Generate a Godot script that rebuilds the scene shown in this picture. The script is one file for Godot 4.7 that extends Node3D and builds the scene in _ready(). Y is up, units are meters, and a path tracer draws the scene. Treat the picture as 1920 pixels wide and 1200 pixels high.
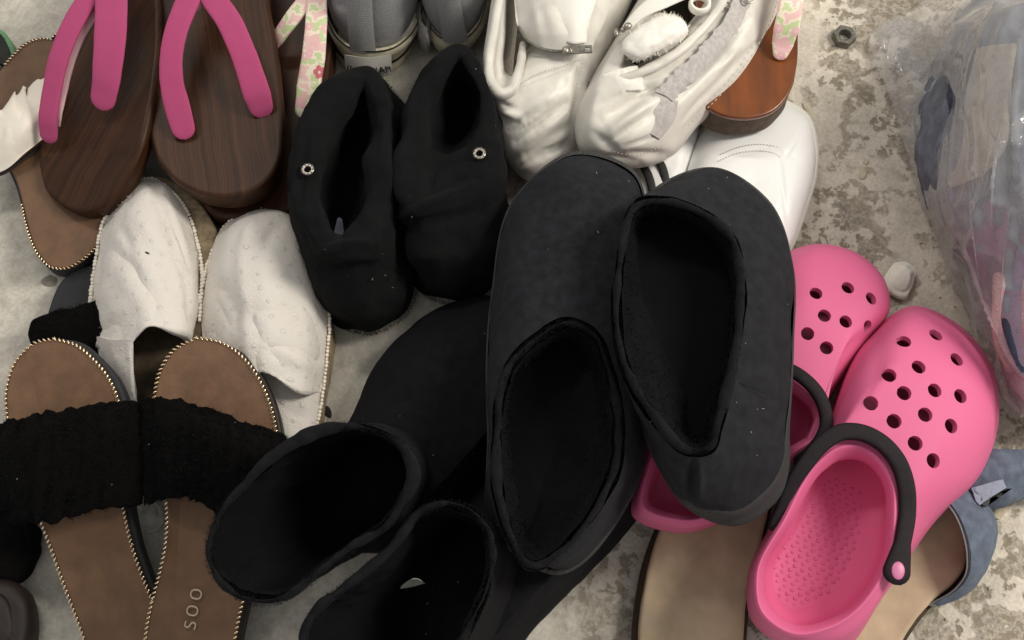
extends Node3D
# A heap of worn shoes on a stained concrete floor, seen from above by lamp light.
# Outlines are measured on the photograph and carried to a height above the floor (centimetres), then lofted into solid shells.

const TILT := 20.0
const DIST := 0.78
const FOV := 32.0
const AIM := Vector3(0, 0, 0)

var org := Vector3.ZERO
var lift := 0.0
var cam_pos := Vector3.ZERO
var rng := RandomNumberGenerator.new()
var noise := FastNoiseLite.new()
var tex := {}
var M := {}
var taken := {}

# ---------------------------------------------------------------- measuring
func ray(px: float, py: float) -> Vector3:
	var t := deg_to_rad(TILT)
	var k := tan(deg_to_rad(FOV) / 2.0) / 600.0
	return Vector3(0, -cos(t), -sin(t)) + Vector3.RIGHT * ((px - 960.0) * k) + Vector3(0, sin(t), -cos(t)) * ((600.0 - py) * k)

func P(px: float, py: float, h: float) -> Vector3:
	var d := ray(px, py)
	return cam_pos + d * (((h + lift) * 0.01 - cam_pos.y) / d.y)

func seen_at(v: Vector3) -> Vector2:
	var t := deg_to_rad(TILT)
	var k := tan(deg_to_rad(FOV) / 2.0) / 600.0
	var d := v - cam_pos
	var z := d.dot(Vector3(0, -cos(t), -sin(t)))
	return Vector2(960.0 + d.x / z / k, 600.0 - d.dot(Vector3(0, sin(t), -cos(t))) / z / k)

func pts(a: Array) -> PackedVector3Array:
	var o := PackedVector3Array()
	for p in a:
		o.append(P(p[0], p[1], p[2]))
	return o

# points [x, y] all at one height
func at_h(h: float, a: Array) -> PackedVector3Array:
	var o := PackedVector3Array()
	for p in a:
		o.append(P(p[0], p[1], h if p.size() < 3 else p[2]))
	return o

# ---------------------------------------------------------------- curves and lofts
func herm(c: PackedVector3Array, closed: bool, sub: int) -> PackedVector3Array:
	var n := c.size()
	var o := PackedVector3Array()
	if n == 1:
		return c
	var tang := PackedVector3Array()
	for i in n:
		var a := c[(i - 1 + n) % n] if closed or i > 0 else c[i]
		var b := c[(i + 1) % n] if closed or i < n - 1 else c[i]
		var da := a.distance_to(c[i])
		var db := b.distance_to(c[i])
		if da < 1e-7:
			tang.append((b - c[i]) / maxf(db, 1e-7))
		elif db < 1e-7:
			tang.append((c[i] - a) / da)
		else:
			tang.append(((c[i] - a) / da * db + (b - c[i]) / db * da) / (da + db))
	for i in (n if closed else n - 1):
		var p := c[i]
		var q := c[(i + 1) % n]
		var d := p.distance_to(q)
		var u := tang[i] * d
		var v := tang[(i + 1) % n] * d
		for k in sub:
			var t := float(k) / sub
			var t2 := t * t
			var t3 := t2 * t
			o.append(p * (2 * t3 - 3 * t2 + 1) + u * (t3 - 2 * t2 + t) + q * (3 * t2 - 2 * t3) + v * (t3 - t2))
	if not closed:
		o.append(c[n - 1])
	return o

# rows of control points -> fine grid. An empty row after a row marks a crease there.
func loft(ctrl: Array, closed: bool, nu: int, nv: int) -> Array:
	var groups := []
	var cur := []
	for r in ctrl:
		if r.size() == 0:
			groups.append(cur)
			cur = [cur[cur.size() - 1]]
		else:
			cur.append(herm(r, closed, nu))
	groups.append(cur)
	var out := []
	for g in groups:
		if g.size() < 2:
			continue
		var cols: int = g[0].size()
		var fine := []
		for j in cols:
			var c := PackedVector3Array()
			for r in g:
				c.append(r[j])
			fine.append(herm(c, false, nv))
		for i in fine[0].size():
			var row := PackedVector3Array()
			row.resize(cols)
			for j in cols:
				row[j] = fine[j][i]
			out.append(row)
	return out

func onto(p: Vector3, a: Vector3, b: Vector3) -> Vector3:
	var d := b - a
	var t := clampf((p - a).dot(d) / maxf(d.length_squared(), 1e-9), 0.0, 1.0)
	return a + d * t

# rows that close a ring over a spine a-b; dish is the drop (cm, negative rises) at the middle
func cap(row: PackedVector3Array, a: Vector3, b: Vector3, steps: int, dish := 0.0) -> Array:
	var out := []
	# the plane that fits the ring gives the spine its height
	var mid := Vector3.ZERO
	for p in row:
		mid += p
	mid /= row.size()
	var xx := 1e-12
	var zz := 1e-12
	var xz := 0.0
	var xy := 0.0
	var zy := 0.0
	for p in row:
		var d := p - mid
		xx += d.x * d.x
		zz += d.z * d.z
		xz += d.x * d.z
		xy += d.x * d.y
		zy += d.z * d.y
	var det := xx * zz - xz * xz
	var sx := (xy * zz - zy * xz) / det
	var sz := (zy * xx - xy * xz) / det
	for s in range(1, steps + 1):
		var t := float(s) / steps
		var r := PackedVector3Array()
		for p in row:
			var q := onto(p, a, b)
			q.y = mid.y + sx * (q.x - mid.x) + sz * (q.z - mid.z)
			var v := p.lerp(q, t)
			v.y -= dish * 0.01 * (1.0 - (1.0 - t) * (1.0 - t))
			r.append(v)
		out.append(r)
	return out

func shrunk(row: PackedVector3Array, a: Vector3, b: Vector3, cm: float, dy := 0.0) -> PackedVector3Array:
	var r := PackedVector3Array()
	for p in row:
		var q := onto(p, a, b)
		var d := Vector3(q.x - p.x, 0, q.z - p.z)
		var l := d.length()
		r.append(p + d * (minf(cm * 0.01, l) / maxf(l, 1e-6)) + Vector3(0, dy * 0.01, 0))
	return r

# a sole, an insole, a board: outline of its upper edge, thickness down, rounded edges. spine: [[x,y],[x,y]]
func slab(edge: PackedVector3Array, spine: Array, thick: float, bevel: float, dish := 0.0, sub := 8, taper := 0.0) -> Array:
	var a := P(spine[0][0], spine[0][1], 0)
	var b := P(spine[1][0], spine[1][1], 0)
	var e := herm(edge, true, sub)
	var bot := PackedVector3Array()
	for p in e:
		bot.append(p - Vector3(0, thick * 0.01, 0))
	bot = shrunk(bot, a, b, taper)
	var rows := []
	var under := shrunk(bot, a, b, bevel)
	var under_caps := cap(under, a, b, 3)
	under_caps.reverse()
	rows.append_array(under_caps)
	rows.append(under)
	rows.append(shrunk(bot, a, b, bevel * 0.3, bevel * 0.3))
	rows.append(shrunk(bot, a, b, 0.0, bevel))
	for k in [0.33, 0.66]:
		var mid := PackedVector3Array()
		for i in e.size():
			mid.append((bot[i] + Vector3(0, bevel * 0.01, 0)).lerp(e[i] - Vector3(0, bevel * 0.01, 0), k))
		rows.append(mid)
	rows.append(shrunk(e, a, b, 0.0, -bevel))
	rows.append(shrunk(e, a, b, bevel * 0.12, -bevel * 0.5))
	rows.append(shrunk(e, a, b, bevel * 0.45, -bevel * 0.12))
	var top := shrunk(e, a, b, bevel)
	rows.append(top)
	rows.append(shrunk(e, a, b, bevel * 1.4))
	rows.append_array(cap(top, a, b, 9, dish))
	return rows

# a rounded band along a path; rw, rh half width and half height in cm at each path point
func band(path: PackedVector3Array, rw: Array, rh: Array, sub := 8, n := 16, square := 2.0, round_ends := true, tiltdeg := 0.0) -> Array:
	var p := herm(path, false, sub)
	var m := p.size()
	var rows := []
	for i in m:
		var f := float(i) / sub
		var k := mini(int(f), rw.size() - 2)
		var w: float = lerpf(rw[k], rw[k + 1], f - k) * 0.01
		var h: float = lerpf(rh[k], rh[k + 1], f - k) * 0.01
		var t := (p[mini(i + 1, m - 1)] - p[maxi(i - 1, 0)]).normalized()
		var side := t.cross(Vector3.UP).normalized()
		var up := side.cross(t).normalized()
		if tiltdeg != 0.0:
			side = side.rotated(t, deg_to_rad(tiltdeg))
			up = up.rotated(t, deg_to_rad(tiltdeg))
		var ends: Array = [1.0]
		if round_ends and i == 0:
			ends = [0.02, 0.5, 0.8, 0.95, 1.0]
		elif round_ends and i == m - 1:
			ends = [1.0, 0.95, 0.8, 0.5, 0.02]
		for e in ends:
			var back := 0.0
			if round_ends and (i == 0 or i == m - 1):
				back = sqrt(1.0 - e * e) * minf(w, 0.012) * (-1.0 if i == 0 else 1.0)
			var row := PackedVector3Array()
			for j in n:
				var a := TAU * j / n
				var c := cos(a)
				var s := sin(a)
				row.append(p[i] + t * back + side * (w * e * signf(c) * pow(absf(c), 2.0 / square)) + up * (h * e * signf(s) * pow(absf(s), 2.0 / square)))
			rows.append(row)
	return rows

# ---------------------------------------------------------------- meshes
# opts: bump [cm, per cm, seed] list, folds [[x0,y0,x1,y1,width px,cm]], grain Vector2 (planar UV along that xz direction), flip, holes [[x,y,r cm]], hole_rows [from,to]
func skin(rows: Array, closed: bool, opts := {}) -> ArrayMesh:
	var n: int = rows[0].size()
	var m := rows.size()
	var pos := PackedVector3Array()
	for r in rows:
		pos.append_array(r)
	var nor := normals(pos, m, n, closed)
	var sign_ := 0.0
	var mid := Vector3.ZERO
	for p in pos:
		mid += p
	mid /= pos.size()
	if closed:
		for i in pos.size():
			sign_ += nor[i].dot(pos[i] - mid)
	else:
		for i in pos.size():
			sign_ += nor[i].y
	var flip: bool = (sign_ < 0.0) != bool(opts.get("flip", false))
	if flip:
		for i in nor.size():
			nor[i] = -nor[i]
	var moved := false
	for b in opts.get("bump", []):
		moved = true
		noise.seed = b[2]
		noise.frequency = b[1]
		noise.fractal_octaves = b[3] if b.size() > 3 else 3
		for i in pos.size():
			var q := pos[i] * 100.0
			pos[i] += nor[i] * (noise.get_noise_3d(q.x, q.y, q.z) * b[0] * 0.01)
	for b in opts.get("ridge", []):
		moved = true
		noise.seed = b[2]
		noise.frequency = b[1]
		noise.fractal_octaves = 2
		for i in pos.size():
			var q := pos[i] * 100.0
			var v := 1.0 - minf(absf(noise.get_noise_3d(q.x + q.z * 0.3, q.y * 0.6, q.z * 0.22)) * 3.2, 1.0)
			pos[i] += nor[i] * (v * v * v * b[0] * 0.01)
	var folds: Array = opts.get("folds", [])
	if folds.size():
		moved = true
		for i in pos.size():
			var s := seen_at(pos[i])
			var d := 0.0
			for f in folds:
				var a := Vector2(f[0], f[1])
				var ab := Vector2(f[2], f[3]) - a
				var t := clampf((s - a).dot(ab) / ab.length_squared(), 0.0, 1.0)
				var e: float = s.distance_to(a + ab * t) / f[4]
				if e < 3.0:
					d += f[5] * exp(-e * e) * (0.35 + 0.65 * sin(PI * clampf(t, 0.04, 0.96)))
			pos[i] += nor[i] * (d * 0.01)
	if moved:
		nor = normals(pos, m, n, closed)
		if flip:
			for i in nor.size():
				nor[i] = -nor[i]
	# holes: drop the cells inside, draw the border to a circle, and give the border a wall
	var gone := {}
	var walls := []
	if opts.has("holes"):
		var from: int = opts.hole_rows[0]
		var till: int = opts.hole_rows[1]
		for h in opts.holes:
			var best := -1
			var bd := 1e9
			for i in range(from * n, till * n):
				var d := seen_at(pos[i]).distance_squared_to(Vector2(h[0], h[1]))
				if d < bd and nor[i].dot(cam_pos - pos[i]) > 0.0:
					bd = d
					best = i
			var c := pos[best]
			var cn := nor[best]
			var rad: float = h[2] * 0.01
			var mine := {}
			for i in range(from, till):
				for j in n:
					var a := i * n + j
					if pos[a].distance_squared_to(c) > rad * rad * 6.0:
						continue
					var b := i * n + (j + 1) % n
					var e := a + n
					var f := b + n
					if ((pos[a] + pos[b] + pos[e] + pos[f]) / 4.0).distance_to(c) < rad:
						mine[a] = [a, b, f, e]
			var use := {}
			for k in mine:
				gone[k] = true
				var q: Array = mine[k]
				for s in 4:
					var key := Vector2i(q[s], q[(s + 1) % 4])
					if use.has(Vector2i(key.y, key.x)):
						use.erase(Vector2i(key.y, key.x))
					else:
						use[key] = true
			var rim := {}
			for key in use:
				rim[key.x] = true
				rim[key.y] = true
			for k in rim:
				var d := pos[k] - c
				var flat := d - cn * d.dot(cn)
				pos[k] = c + flat * (rad / maxf(flat.length(), 1e-6)) + cn * d.dot(cn)
			for key in use:
				walls.append([key.x, key.y, cn, c])
	var vpos := PackedVector3Array()
	var vnor := PackedVector3Array()
	var vuv := PackedVector2Array()
	var idx := PackedInt32Array()
	var w := n + 1 if closed else n
	var grain = opts.get("grain", null)
	var acc := PackedFloat32Array()
	acc.resize(w)
	var vlen := 0.0
	for i in m:
		if i > 0:
			vlen += pos[i * n].distance_to(pos[(i - 1) * n]) * 100.0
		var ulen := 0.0
		for j in w:
			var k := i * n + j % n
			if j > 0:
				ulen += pos[k].distance_to(pos[i * n + j - 1]) * 100.0
			vpos.append(pos[k] - org)
			vnor.append(nor[k])
			if grain != null:
				var g: Vector2 = grain
				var q := Vector2(pos[k].x, pos[k].z) * 100.0
				vuv.append(Vector2(q.dot(Vector2(-g.y, g.x)) + pos[k].y * 60.0, q.dot(g)))
			else:
				vuv.append(Vector2(ulen, vlen))
	for i in m - 1:
		for j in w - 1:
			if gone.has(i * n + j):
				continue
			var a := i * w + j
			var b := a + 1
			var c := a + w
			var d := c + 1
			if flip:
				idx.append_array([a, c, b, b, c, d])
			else:
				idx.append_array([a, b, c, b, d, c])
	for q in walls:
		var a := vpos.size()
		var deep: Vector3 = q[2] * -0.0042
		var p0: Vector3 = pos[q[0]]
		var p1: Vector3 = pos[q[1]]
		var n0: Vector3 = (q[3] - p0).normalized()
		var n1: Vector3 = (q[3] - p1).normalized()
		vpos.append_array([p0 - org, p1 - org, p0 + deep - org, p1 + deep - org])
		vnor.append_array([n0, n1, n0, n1])
		vuv.append_array([Vector2.ZERO, Vector2.ZERO, Vector2.ZERO, Vector2.ZERO])
		if (p1 - p0).cross(deep).dot(n0) > 0.0:
			idx.append_array([a, a + 2, a + 1, a + 1, a + 2, a + 3])
		else:
			idx.append_array([a, a + 1, a + 2, a + 1, a + 3, a + 2])
	return packed(vpos, vnor, vuv, idx)

func normals(pos: PackedVector3Array, m: int, n: int, closed: bool) -> PackedVector3Array:
	var nor := PackedVector3Array()
	nor.resize(pos.size())
	for i in m - 1:
		for j in (n if closed else n - 1):
			var a := i * n + j
			var b := i * n + (j + 1) % n
			var c := a + n
			var d := b + n
			var f := (pos[d] - pos[a]).cross(pos[c] - pos[b])
			nor[a] += f
			nor[b] += f
			nor[c] += f
			nor[d] += f
	for i in nor.size():
		nor[i] = -nor[i].normalized() if nor[i].length_squared() > 1e-24 else Vector3.UP
	# rows that share their place on purpose (poles): average
	for i in [0, m - 1]:
		if pos[i * n].distance_to(pos[i * n + n / 2]) < 1e-6:
			var s := Vector3.ZERO
			for j in n:
				s += nor[i * n + j]
			for j in n:
				nor[i * n + j] = s.normalized()
	return nor

func packed(v: PackedVector3Array, nn: PackedVector3Array, uv: PackedVector2Array, idx: PackedInt32Array) -> ArrayMesh:
	var arr := []
	arr.resize(Mesh.ARRAY_MAX)
	arr[Mesh.ARRAY_VERTEX] = v
	arr[Mesh.ARRAY_NORMAL] = nn
	arr[Mesh.ARRAY_TEX_UV] = uv
	arr[Mesh.ARRAY_INDEX] = idx
	var am := ArrayMesh.new()
	am.add_surface_from_arrays(Mesh.PRIMITIVE_TRIANGLES, arr)
	return am

# short fibres standing on a fine grid
func fibres(rows: Array, count: int, length: float, width: float, sd: int, from := 0.0, till := 1.0, lean := 0.6) -> ArrayMesh:
	rng.seed = sd
	var m := rows.size()
	var n: int = rows[0].size()
	var v := PackedVector3Array()
	var nn := PackedVector3Array()
	var uv := PackedVector2Array()
	var idx := PackedInt32Array()
	for s in count:
		var i := clampi(int(m * rng.randf_range(from, till)), 1, m - 2)
		var j := rng.randi_range(1, n - 2)
		var p: Vector3 = rows[i][j]
		var q: Vector3 = rows[i + 1][j]
		var r: Vector3 = rows[i][j + 1]
		p = p + (q - p) * rng.randf() + (r - p) * rng.randf()
		var f: Vector3 = (q - rows[i][j]).cross(r - rows[i][j]).normalized()
		if rng.randf() < 0.5:
			f = -f
		var d: Vector3 = (f + Vector3(rng.randf_range(-1, 1), rng.randf_range(-1, 1), rng.randf_range(-1, 1)) * lean).normalized() * length * 0.01 * rng.randf_range(0.5, 1.0)
		var side: Vector3 = d.cross(Vector3(rng.randf_range(-1, 1), rng.randf_range(-1, 1), rng.randf_range(-1, 1))).normalized() * width * 0.005
		var bend: Vector3 = f * -length * 0.002
		var a := v.size()
		v.append_array([p - side - org, p + side - org, p + d * 0.6 + side * 0.6 - org, p + d + bend - org])
		var gn: Vector3 = d.cross(side).normalized()
		for k in 4:
			nn.append(gn)
			uv.append(Vector2.ZERO)
		idx.append_array([a, a + 1, a + 2, a, a + 2, a + 3])
	return packed(v, nn, uv, idx)

# specks of lint caught on a surface
func lint(rows: Array, count: int, sd: int, size := 0.05) -> ArrayMesh:
	rng.seed = sd
	var list := []
	for k in count:
		var i := rng.randi_range(1, rows.size() - 2)
		var j := rng.randi_range(1, rows[0].size() - 2)
		var p: Vector3 = rows[i][j]
		var s := size * 0.01 * rng.randf_range(0.35, 1.0)
		var a := rng.randf() * TAU
		var l := rng.randf_range(1.0, 2.6)
		list.append(Transform3D(Basis(Vector3(cos(a), 0.2, sin(a)) * s * l, Vector3.UP * s * 0.7, Vector3(-sin(a), 0, cos(a)) * s * 0.7), p + Vector3(0, 0.0006, 0)))
	return lumps(list, 3, 5)

# many little solid beads / links in one mesh: list of Transform3D, a rounded lump each
func lumps(list: Array, rings := 4, segs := 7) -> ArrayMesh:
	var v := PackedVector3Array()
	var nn := PackedVector3Array()
	var uv := PackedVector2Array()
	var idx := PackedInt32Array()
	for t: Transform3D in list:
		var base := v.size()
		var inv := t.basis.inverse().transposed()
		for i in rings + 1:
			var a := PI * i / rings
			for j in segs:
				var b := TAU * j / segs
				var u := Vector3(sin(a) * cos(b), cos(a), sin(a) * sin(b))
				v.append(t * u - org)
				nn.append((inv * u).normalized())
				uv.append(Vector2(b, a))
		for i in rings:
			for j in segs:
				var a := base + i * segs + j
				var b := base + i * segs + (j + 1) % segs
				idx.append_array([a, a + segs, b, b, a + segs, b + segs])
	return packed(v, nn, uv, idx)

# a twisted metal chain laid along a path
func chain(path: PackedVector3Array, closed: bool, step: float, long_: float, thick: float) -> ArrayMesh:
	var p := herm(path, closed, 12)
	var list := []
	var left := 0.0
	for i in p.size() - 1:
		var seg := p[i].distance_to(p[i + 1])
		var t := (p[i + 1] - p[i]).normalized()
		while left < seg:
			var at := p[i] + t * left
			var side := t.cross(Vector3.UP).normalized()
			var dir := (t * 0.62 + side * 0.78).normalized()
			var up := Vector3.UP
			list.append(Transform3D(Basis(dir * long_ * 0.005, up * thick * 0.006, dir.cross(up) * thick * 0.005), at))
			left += step * 0.01
		left -= seg
	return lumps(list, 4, 6)

# ---------------------------------------------------------------- naming
func numbered(called: String) -> String:
	taken[called] = taken.get(called, 0) + 1
	return called if taken[called] == 1 else "%s_%03d" % [called, taken[called] - 1]

func thing(called: String, label: String, category: String, base: Vector3, group := "") -> Node3D:
	var o := Node3D.new()
	o.name = numbered(called)
	o.position = base
	o.set_meta("label", label)
	o.set_meta("category", category)
	if group:
		o.set_meta("group", group)
	add_child(o)
	org = base
	return o

func part(called: String, mesh: Mesh, m: Material, parent: Node3D, kind := "") -> MeshInstance3D:
	var o := MeshInstance3D.new()
	o.name = called
	o.mesh = mesh
	o.material_override = m
	if kind:
		o.set_meta("kind", kind)
	parent.add_child(o, true)
	return o

func single(called: String, mesh: Mesh, m: Material, label: String, category: String, group := "") -> MeshInstance3D:
	var o := MeshInstance3D.new()
	o.name = numbered(called)
	o.mesh = mesh
	o.material_override = m
	o.position = org
	o.set_meta("label", label)
	o.set_meta("category", category)
	if group:
		o.set_meta("group", group)
	add_child(o, true)
	return o

# ---------------------------------------------------------------- materials
func noise_tex(kind: int, freq: float, oct: int, sd: int, normal := false, strength := 4.0, lo := 0.0, hi := 1.0, size := 512) -> NoiseTexture2D:
	var f := FastNoiseLite.new()
	f.noise_type = kind
	f.frequency = freq
	f.fractal_octaves = oct
	f.seed = sd
	var t := NoiseTexture2D.new()
	t.width = size
	t.height = size
	t.seamless = true
	t.noise = f
	if normal:
		t.as_normal_map = true
		t.bump_strength = strength
	else:
		var g := Gradient.new()
		g.set_color(0, Color(lo, lo, lo))
		g.set_color(1, Color(hi, hi, hi))
		t.color_ramp = g
	return t

func mat(c: Color, rough: float, o := {}) -> StandardMaterial3D:
	var m := StandardMaterial3D.new()
	m.albedo_color = c
	m.roughness = rough
	m.metallic_specular = o.get("spec", 0.5)
	m.metallic = o.get("metal", 0.0)
	var s: float = o.get("scale", 20.0)
	if not o.get("uv", false):
		m.uv1_triplanar = true
		m.uv1_triplanar_sharpness = 4.0
	m.uv1_scale = o.get("scale3", Vector3(s, s, s))
	if o.has("tone"):
		m.albedo_texture = tex[o.tone]
	if o.has("grain"):
		m.normal_enabled = true
		m.normal_texture = tex[o.grain]
		m.normal_scale = o.get("depth", 0.6)
	if o.has("sheen"):
		m.rim_enabled = true
		m.rim = o.sheen
		m.rim_tint = o.get("tint", 0.5)
	if o.has("coat"):
		m.clearcoat_enabled = true
		m.clearcoat = o.coat
		m.clearcoat_roughness = o.get("coat_rough", 0.2)
	return m

func bytes_of(kind: int, freq: float, oct: int, sd: int, w: int, h: int) -> PackedByteArray:
	var f := FastNoiseLite.new()
	f.noise_type = kind
	f.frequency = freq
	f.fractal_octaves = oct
	f.seed = sd
	return f.get_image(w, h, false, false, true).get_data()

# ---------------------------------------------------------------- textures that tell what surfaces are made of
func make_textures() -> void:
	tex.fine = noise_tex(FastNoiseLite.TYPE_SIMPLEX, 0.09, 4, 11, true, 5.0)
	tex.nap = noise_tex(FastNoiseLite.TYPE_SIMPLEX, 0.16, 5, 12, true, 9.0)
	tex.leather = noise_tex(FastNoiseLite.TYPE_CELLULAR, 0.07, 2, 13, true, 4.0)
	tex.wrinkle = noise_tex(FastNoiseLite.TYPE_SIMPLEX, 0.012, 4, 14, true, 8.0)
	tex.mottle = noise_tex(FastNoiseLite.TYPE_SIMPLEX, 0.012, 5, 15, false, 0, 0.72, 1.0)
	tex.soft = noise_tex(FastNoiseLite.TYPE_SIMPLEX, 0.02, 4, 16, false, 0, 0.86, 1.0)
	tex.speck = noise_tex(FastNoiseLite.TYPE_SIMPLEX, 0.12, 4, 17, false, 0, 0.5, 1.0)
	# wood: long streaks along v
	var w := 512
	var a := bytes_of(FastNoiseLite.TYPE_SIMPLEX, 0.02, 4, 21, w, 64)
	var b := bytes_of(FastNoiseLite.TYPE_SIMPLEX, 0.11, 3, 22, w, 64)
	var im := Image.create(w, 1024, false, Image.FORMAT_RGB8)
	var wob := bytes_of(FastNoiseLite.TYPE_SIMPLEX, 0.006, 2, 23, 64, 1024)
	for y in 1024:
		for x in w:
			var xs := (x + int(wob[y * 64 + 10]) / 40) % w
			var r := (y * 64 / 1024 + x / 97) % 64
			var v := a[(r / 4) * w + xs] / 255.0 * 0.45 + b[(r / 6) * w + xs] / 255.0 * 0.55
			v = 0.52 + 0.62 * v
			im.set_pixel(x, y, Color(v, v * 0.98, v * 0.95))
	tex.wood = ImageTexture.create_from_image(im)
	# embossed rings on the white fleece
	var hgt := Image.create(512, 512, false, Image.FORMAT_L8)
	hgt.fill(Color(0.35, 0.35, 0.35))
	rng.seed = 5
	var fn := bytes_of(FastNoiseLite.TYPE_SIMPLEX, 0.05, 4, 31, 512, 512)
	var dots := []
	for gy in 9:
		for gx in 8:
			dots.append(Vector3(gx * 64 + 32 * (gy % 2) + rng.randf_range(-10, 10), gy * 57 + rng.randf_range(-8, 8), rng.randf_range(9, 15)))
	for y in 512:
		for x in 512:
			var v := 0.35 + (fn[y * 512 + x] / 255.0 - 0.5) * 0.16
			hgt.set_pixel(x, y, Color(v, v, v))
	for d: Vector3 in dots:
		for y in range(int(d.y) - 18, int(d.y) + 19):
			for x in range(int(d.x) - 18, int(d.x) + 19):
				var e := Vector2(x, y).distance_to(Vector2(d.x, d.y)) / d.z
				var px := posmod(x, 512)
				var py := posmod(y, 512)
				if e < 1.25:
					var v := hgt.get_pixel(px, py).r + 0.55 * (1.0 if e < 0.6 else 0.25) * smoothstep(1.25, 0.85, e)
					hgt.set_pixel(px, py, Color(v, v, v))
	tex.rings = ImageTexture.create_from_image(hgt)
	# printed flowers on the pale straps
	var fl := Image.create(512, 512, false, Image.FORMAT_RGB8)
	var base := bytes_of(FastNoiseLite.TYPE_SIMPLEX, 0.011, 3, 41, 512, 512)
	for y in 512:
		for x in 512:
			var k := base[y * 512 + x] / 255.0
			var c := Color(0.95, 0.87, 0.80).lerp(Color(0.98, 0.93, 0.86), smoothstep(0.35, 0.5, k))
			c = c.lerp(Color(0.80, 0.86, 0.66), smoothstep(0.54, 0.62, k))
			c = c.lerp(Color(0.95, 0.78, 0.78), smoothstep(0.42, 0.32, k) * 0.8)
			fl.set_pixel(x, y, c)
	rng.seed = 9
	for s in 46:
		var at := Vector2(rng.randf_range(0, 512), rng.randf_range(0, 512))
		var col := Color(0.82, 0.45, 0.50) if s % 3 == 0 else Color(0.95, 0.76, 0.78)
		var r := rng.randf_range(9, 14)
		var turn := rng.randf() * TAU
		for k in 5:
			var pc := at + Vector2.from_angle(turn + TAU * k / 5.0) * r * 1.15
			for y in range(int(pc.y - r), int(pc.y + r) + 1):
				for x in range(int(pc.x - r), int(pc.x + r) + 1):
					if Vector2(x, y).distance_to(pc) < r * 0.78:
						fl.set_pixel(posmod(x, 512), posmod(y, 512), col)
	tex.flowers = ImageTexture.create_from_image(fl)
	# woven / jute stripes
	var ju := Image.create(256, 256, false, Image.FORMAT_L8)
	for y in 256:
		for x in 256:
			var v := 0.5 + 0.3 * sin(y * TAU / 16.0) + 0.2 * sin((x + y * 0.6) * TAU / 12.8)
			ju.set_pixel(x, y, Color(v, v, v))
	tex.weave = ImageTexture.create_from_image(ju)
	# ribs for sole edges
	var ri := Image.create(64, 64, false, Image.FORMAT_L8)
	for y in 64:
		for x in 64:
			var v := 0.5 + 0.5 * sin((x + y) * TAU / 16.0)
			ri.set_pixel(x, y, Color(v, v, v))
	tex.ribs = ImageTexture.create_from_image(ri)
	make_floor_textures()

# old concrete: worn pale paint with brown pits to one side, smoother and greener to the other
func make_floor_textures() -> void:
	var w := 1280
	var h := 960
	var big := bytes_of(FastNoiseLite.TYPE_SIMPLEX, 0.0035, 4, 51, w, h)
	var med := bytes_of(FastNoiseLite.TYPE_SIMPLEX, 0.014, 5, 52, w, h)
	var pit := bytes_of(FastNoiseLite.TYPE_SIMPLEX, 0.045, 4, 53, w, h)
	var fine := bytes_of(FastNoiseLite.TYPE_SIMPLEX, 0.16, 3, 54, w, h)
	var col := PackedByteArray()
	col.resize(w * h * 3)
	var hgt := PackedByteArray()
	hgt.resize(w * h)
	for y in h:
		for x in w:
			var k := y * w + x
			var b := big[k] / 255.0
			var m := med[k] / 255.0
			var p := pit[k] / 255.0
			var f := fine[k] / 255.0
			# how worn: 0 on the smooth side, 1 on the broken side
			var worn := smoothstep(0.46, 0.70, float(x) / w + (b - 0.5) * 0.25)
			var bare := smoothstep(0.515, 0.56, m * 0.6 + p * 0.32 + f * 0.08 + (b - 0.5) * 0.4) * worn
			var spots := smoothstep(0.63, 0.68, p + (f - 0.5) * 0.45) * (0.25 + 0.75 * worn) * smoothstep(0.3, 0.6, b + 0.1)
			var light := 0.93 + (m - 0.5) * 0.16 + (f - 0.5) * 0.12
			var r := lerpf(0.855, 0.89, worn) * light
			var g := lerpf(0.835, 0.855, worn) * light
			var bl := lerpf(0.79, 0.80, worn) * light
			var dk := 0.58 + (f - 0.5) * 0.26 + (p - 0.5) * 0.34
			var t := clampf(bare * 0.80, 0.0, 1.0)
			r = lerpf(r, dk * 1.08, t)
			g = lerpf(g, dk * 1.02, t)
			bl = lerpf(bl, dk * 0.93, t)
			var t2 := spots * 0.5
			r = lerpf(r, 0.34, t2)
			g = lerpf(g, 0.31, t2)
			bl = lerpf(bl, 0.245, t2)
			var i := k * 3
			col[i] = clampi(int(r * 255.0), 0, 255)
			col[i + 1] = clampi(int(g * 255.0), 0, 255)
			col[i + 2] = clampi(int(bl * 255.0), 0, 255)
			hgt[k] = clampi(int(255.0 * (0.75 - bare * 0.35 - spots * 0.25 + (f - 0.5) * 0.22 * (0.35 + worn))), 0, 255)
	tex.floor = ImageTexture.create_from_image(Image.create_from_data(w, h, false, Image.FORMAT_RGB8, col))
	tex.floor_relief = ImageTexture.create_from_image(Image.create_from_data(w, h, false, Image.FORMAT_L8, hgt))

func relief(m: StandardMaterial3D, t: String, cm: float) -> StandardMaterial3D:
	m.heightmap_enabled = true
	m.heightmap_texture = tex[t]
	m.heightmap_scale = cm
	return m

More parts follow.
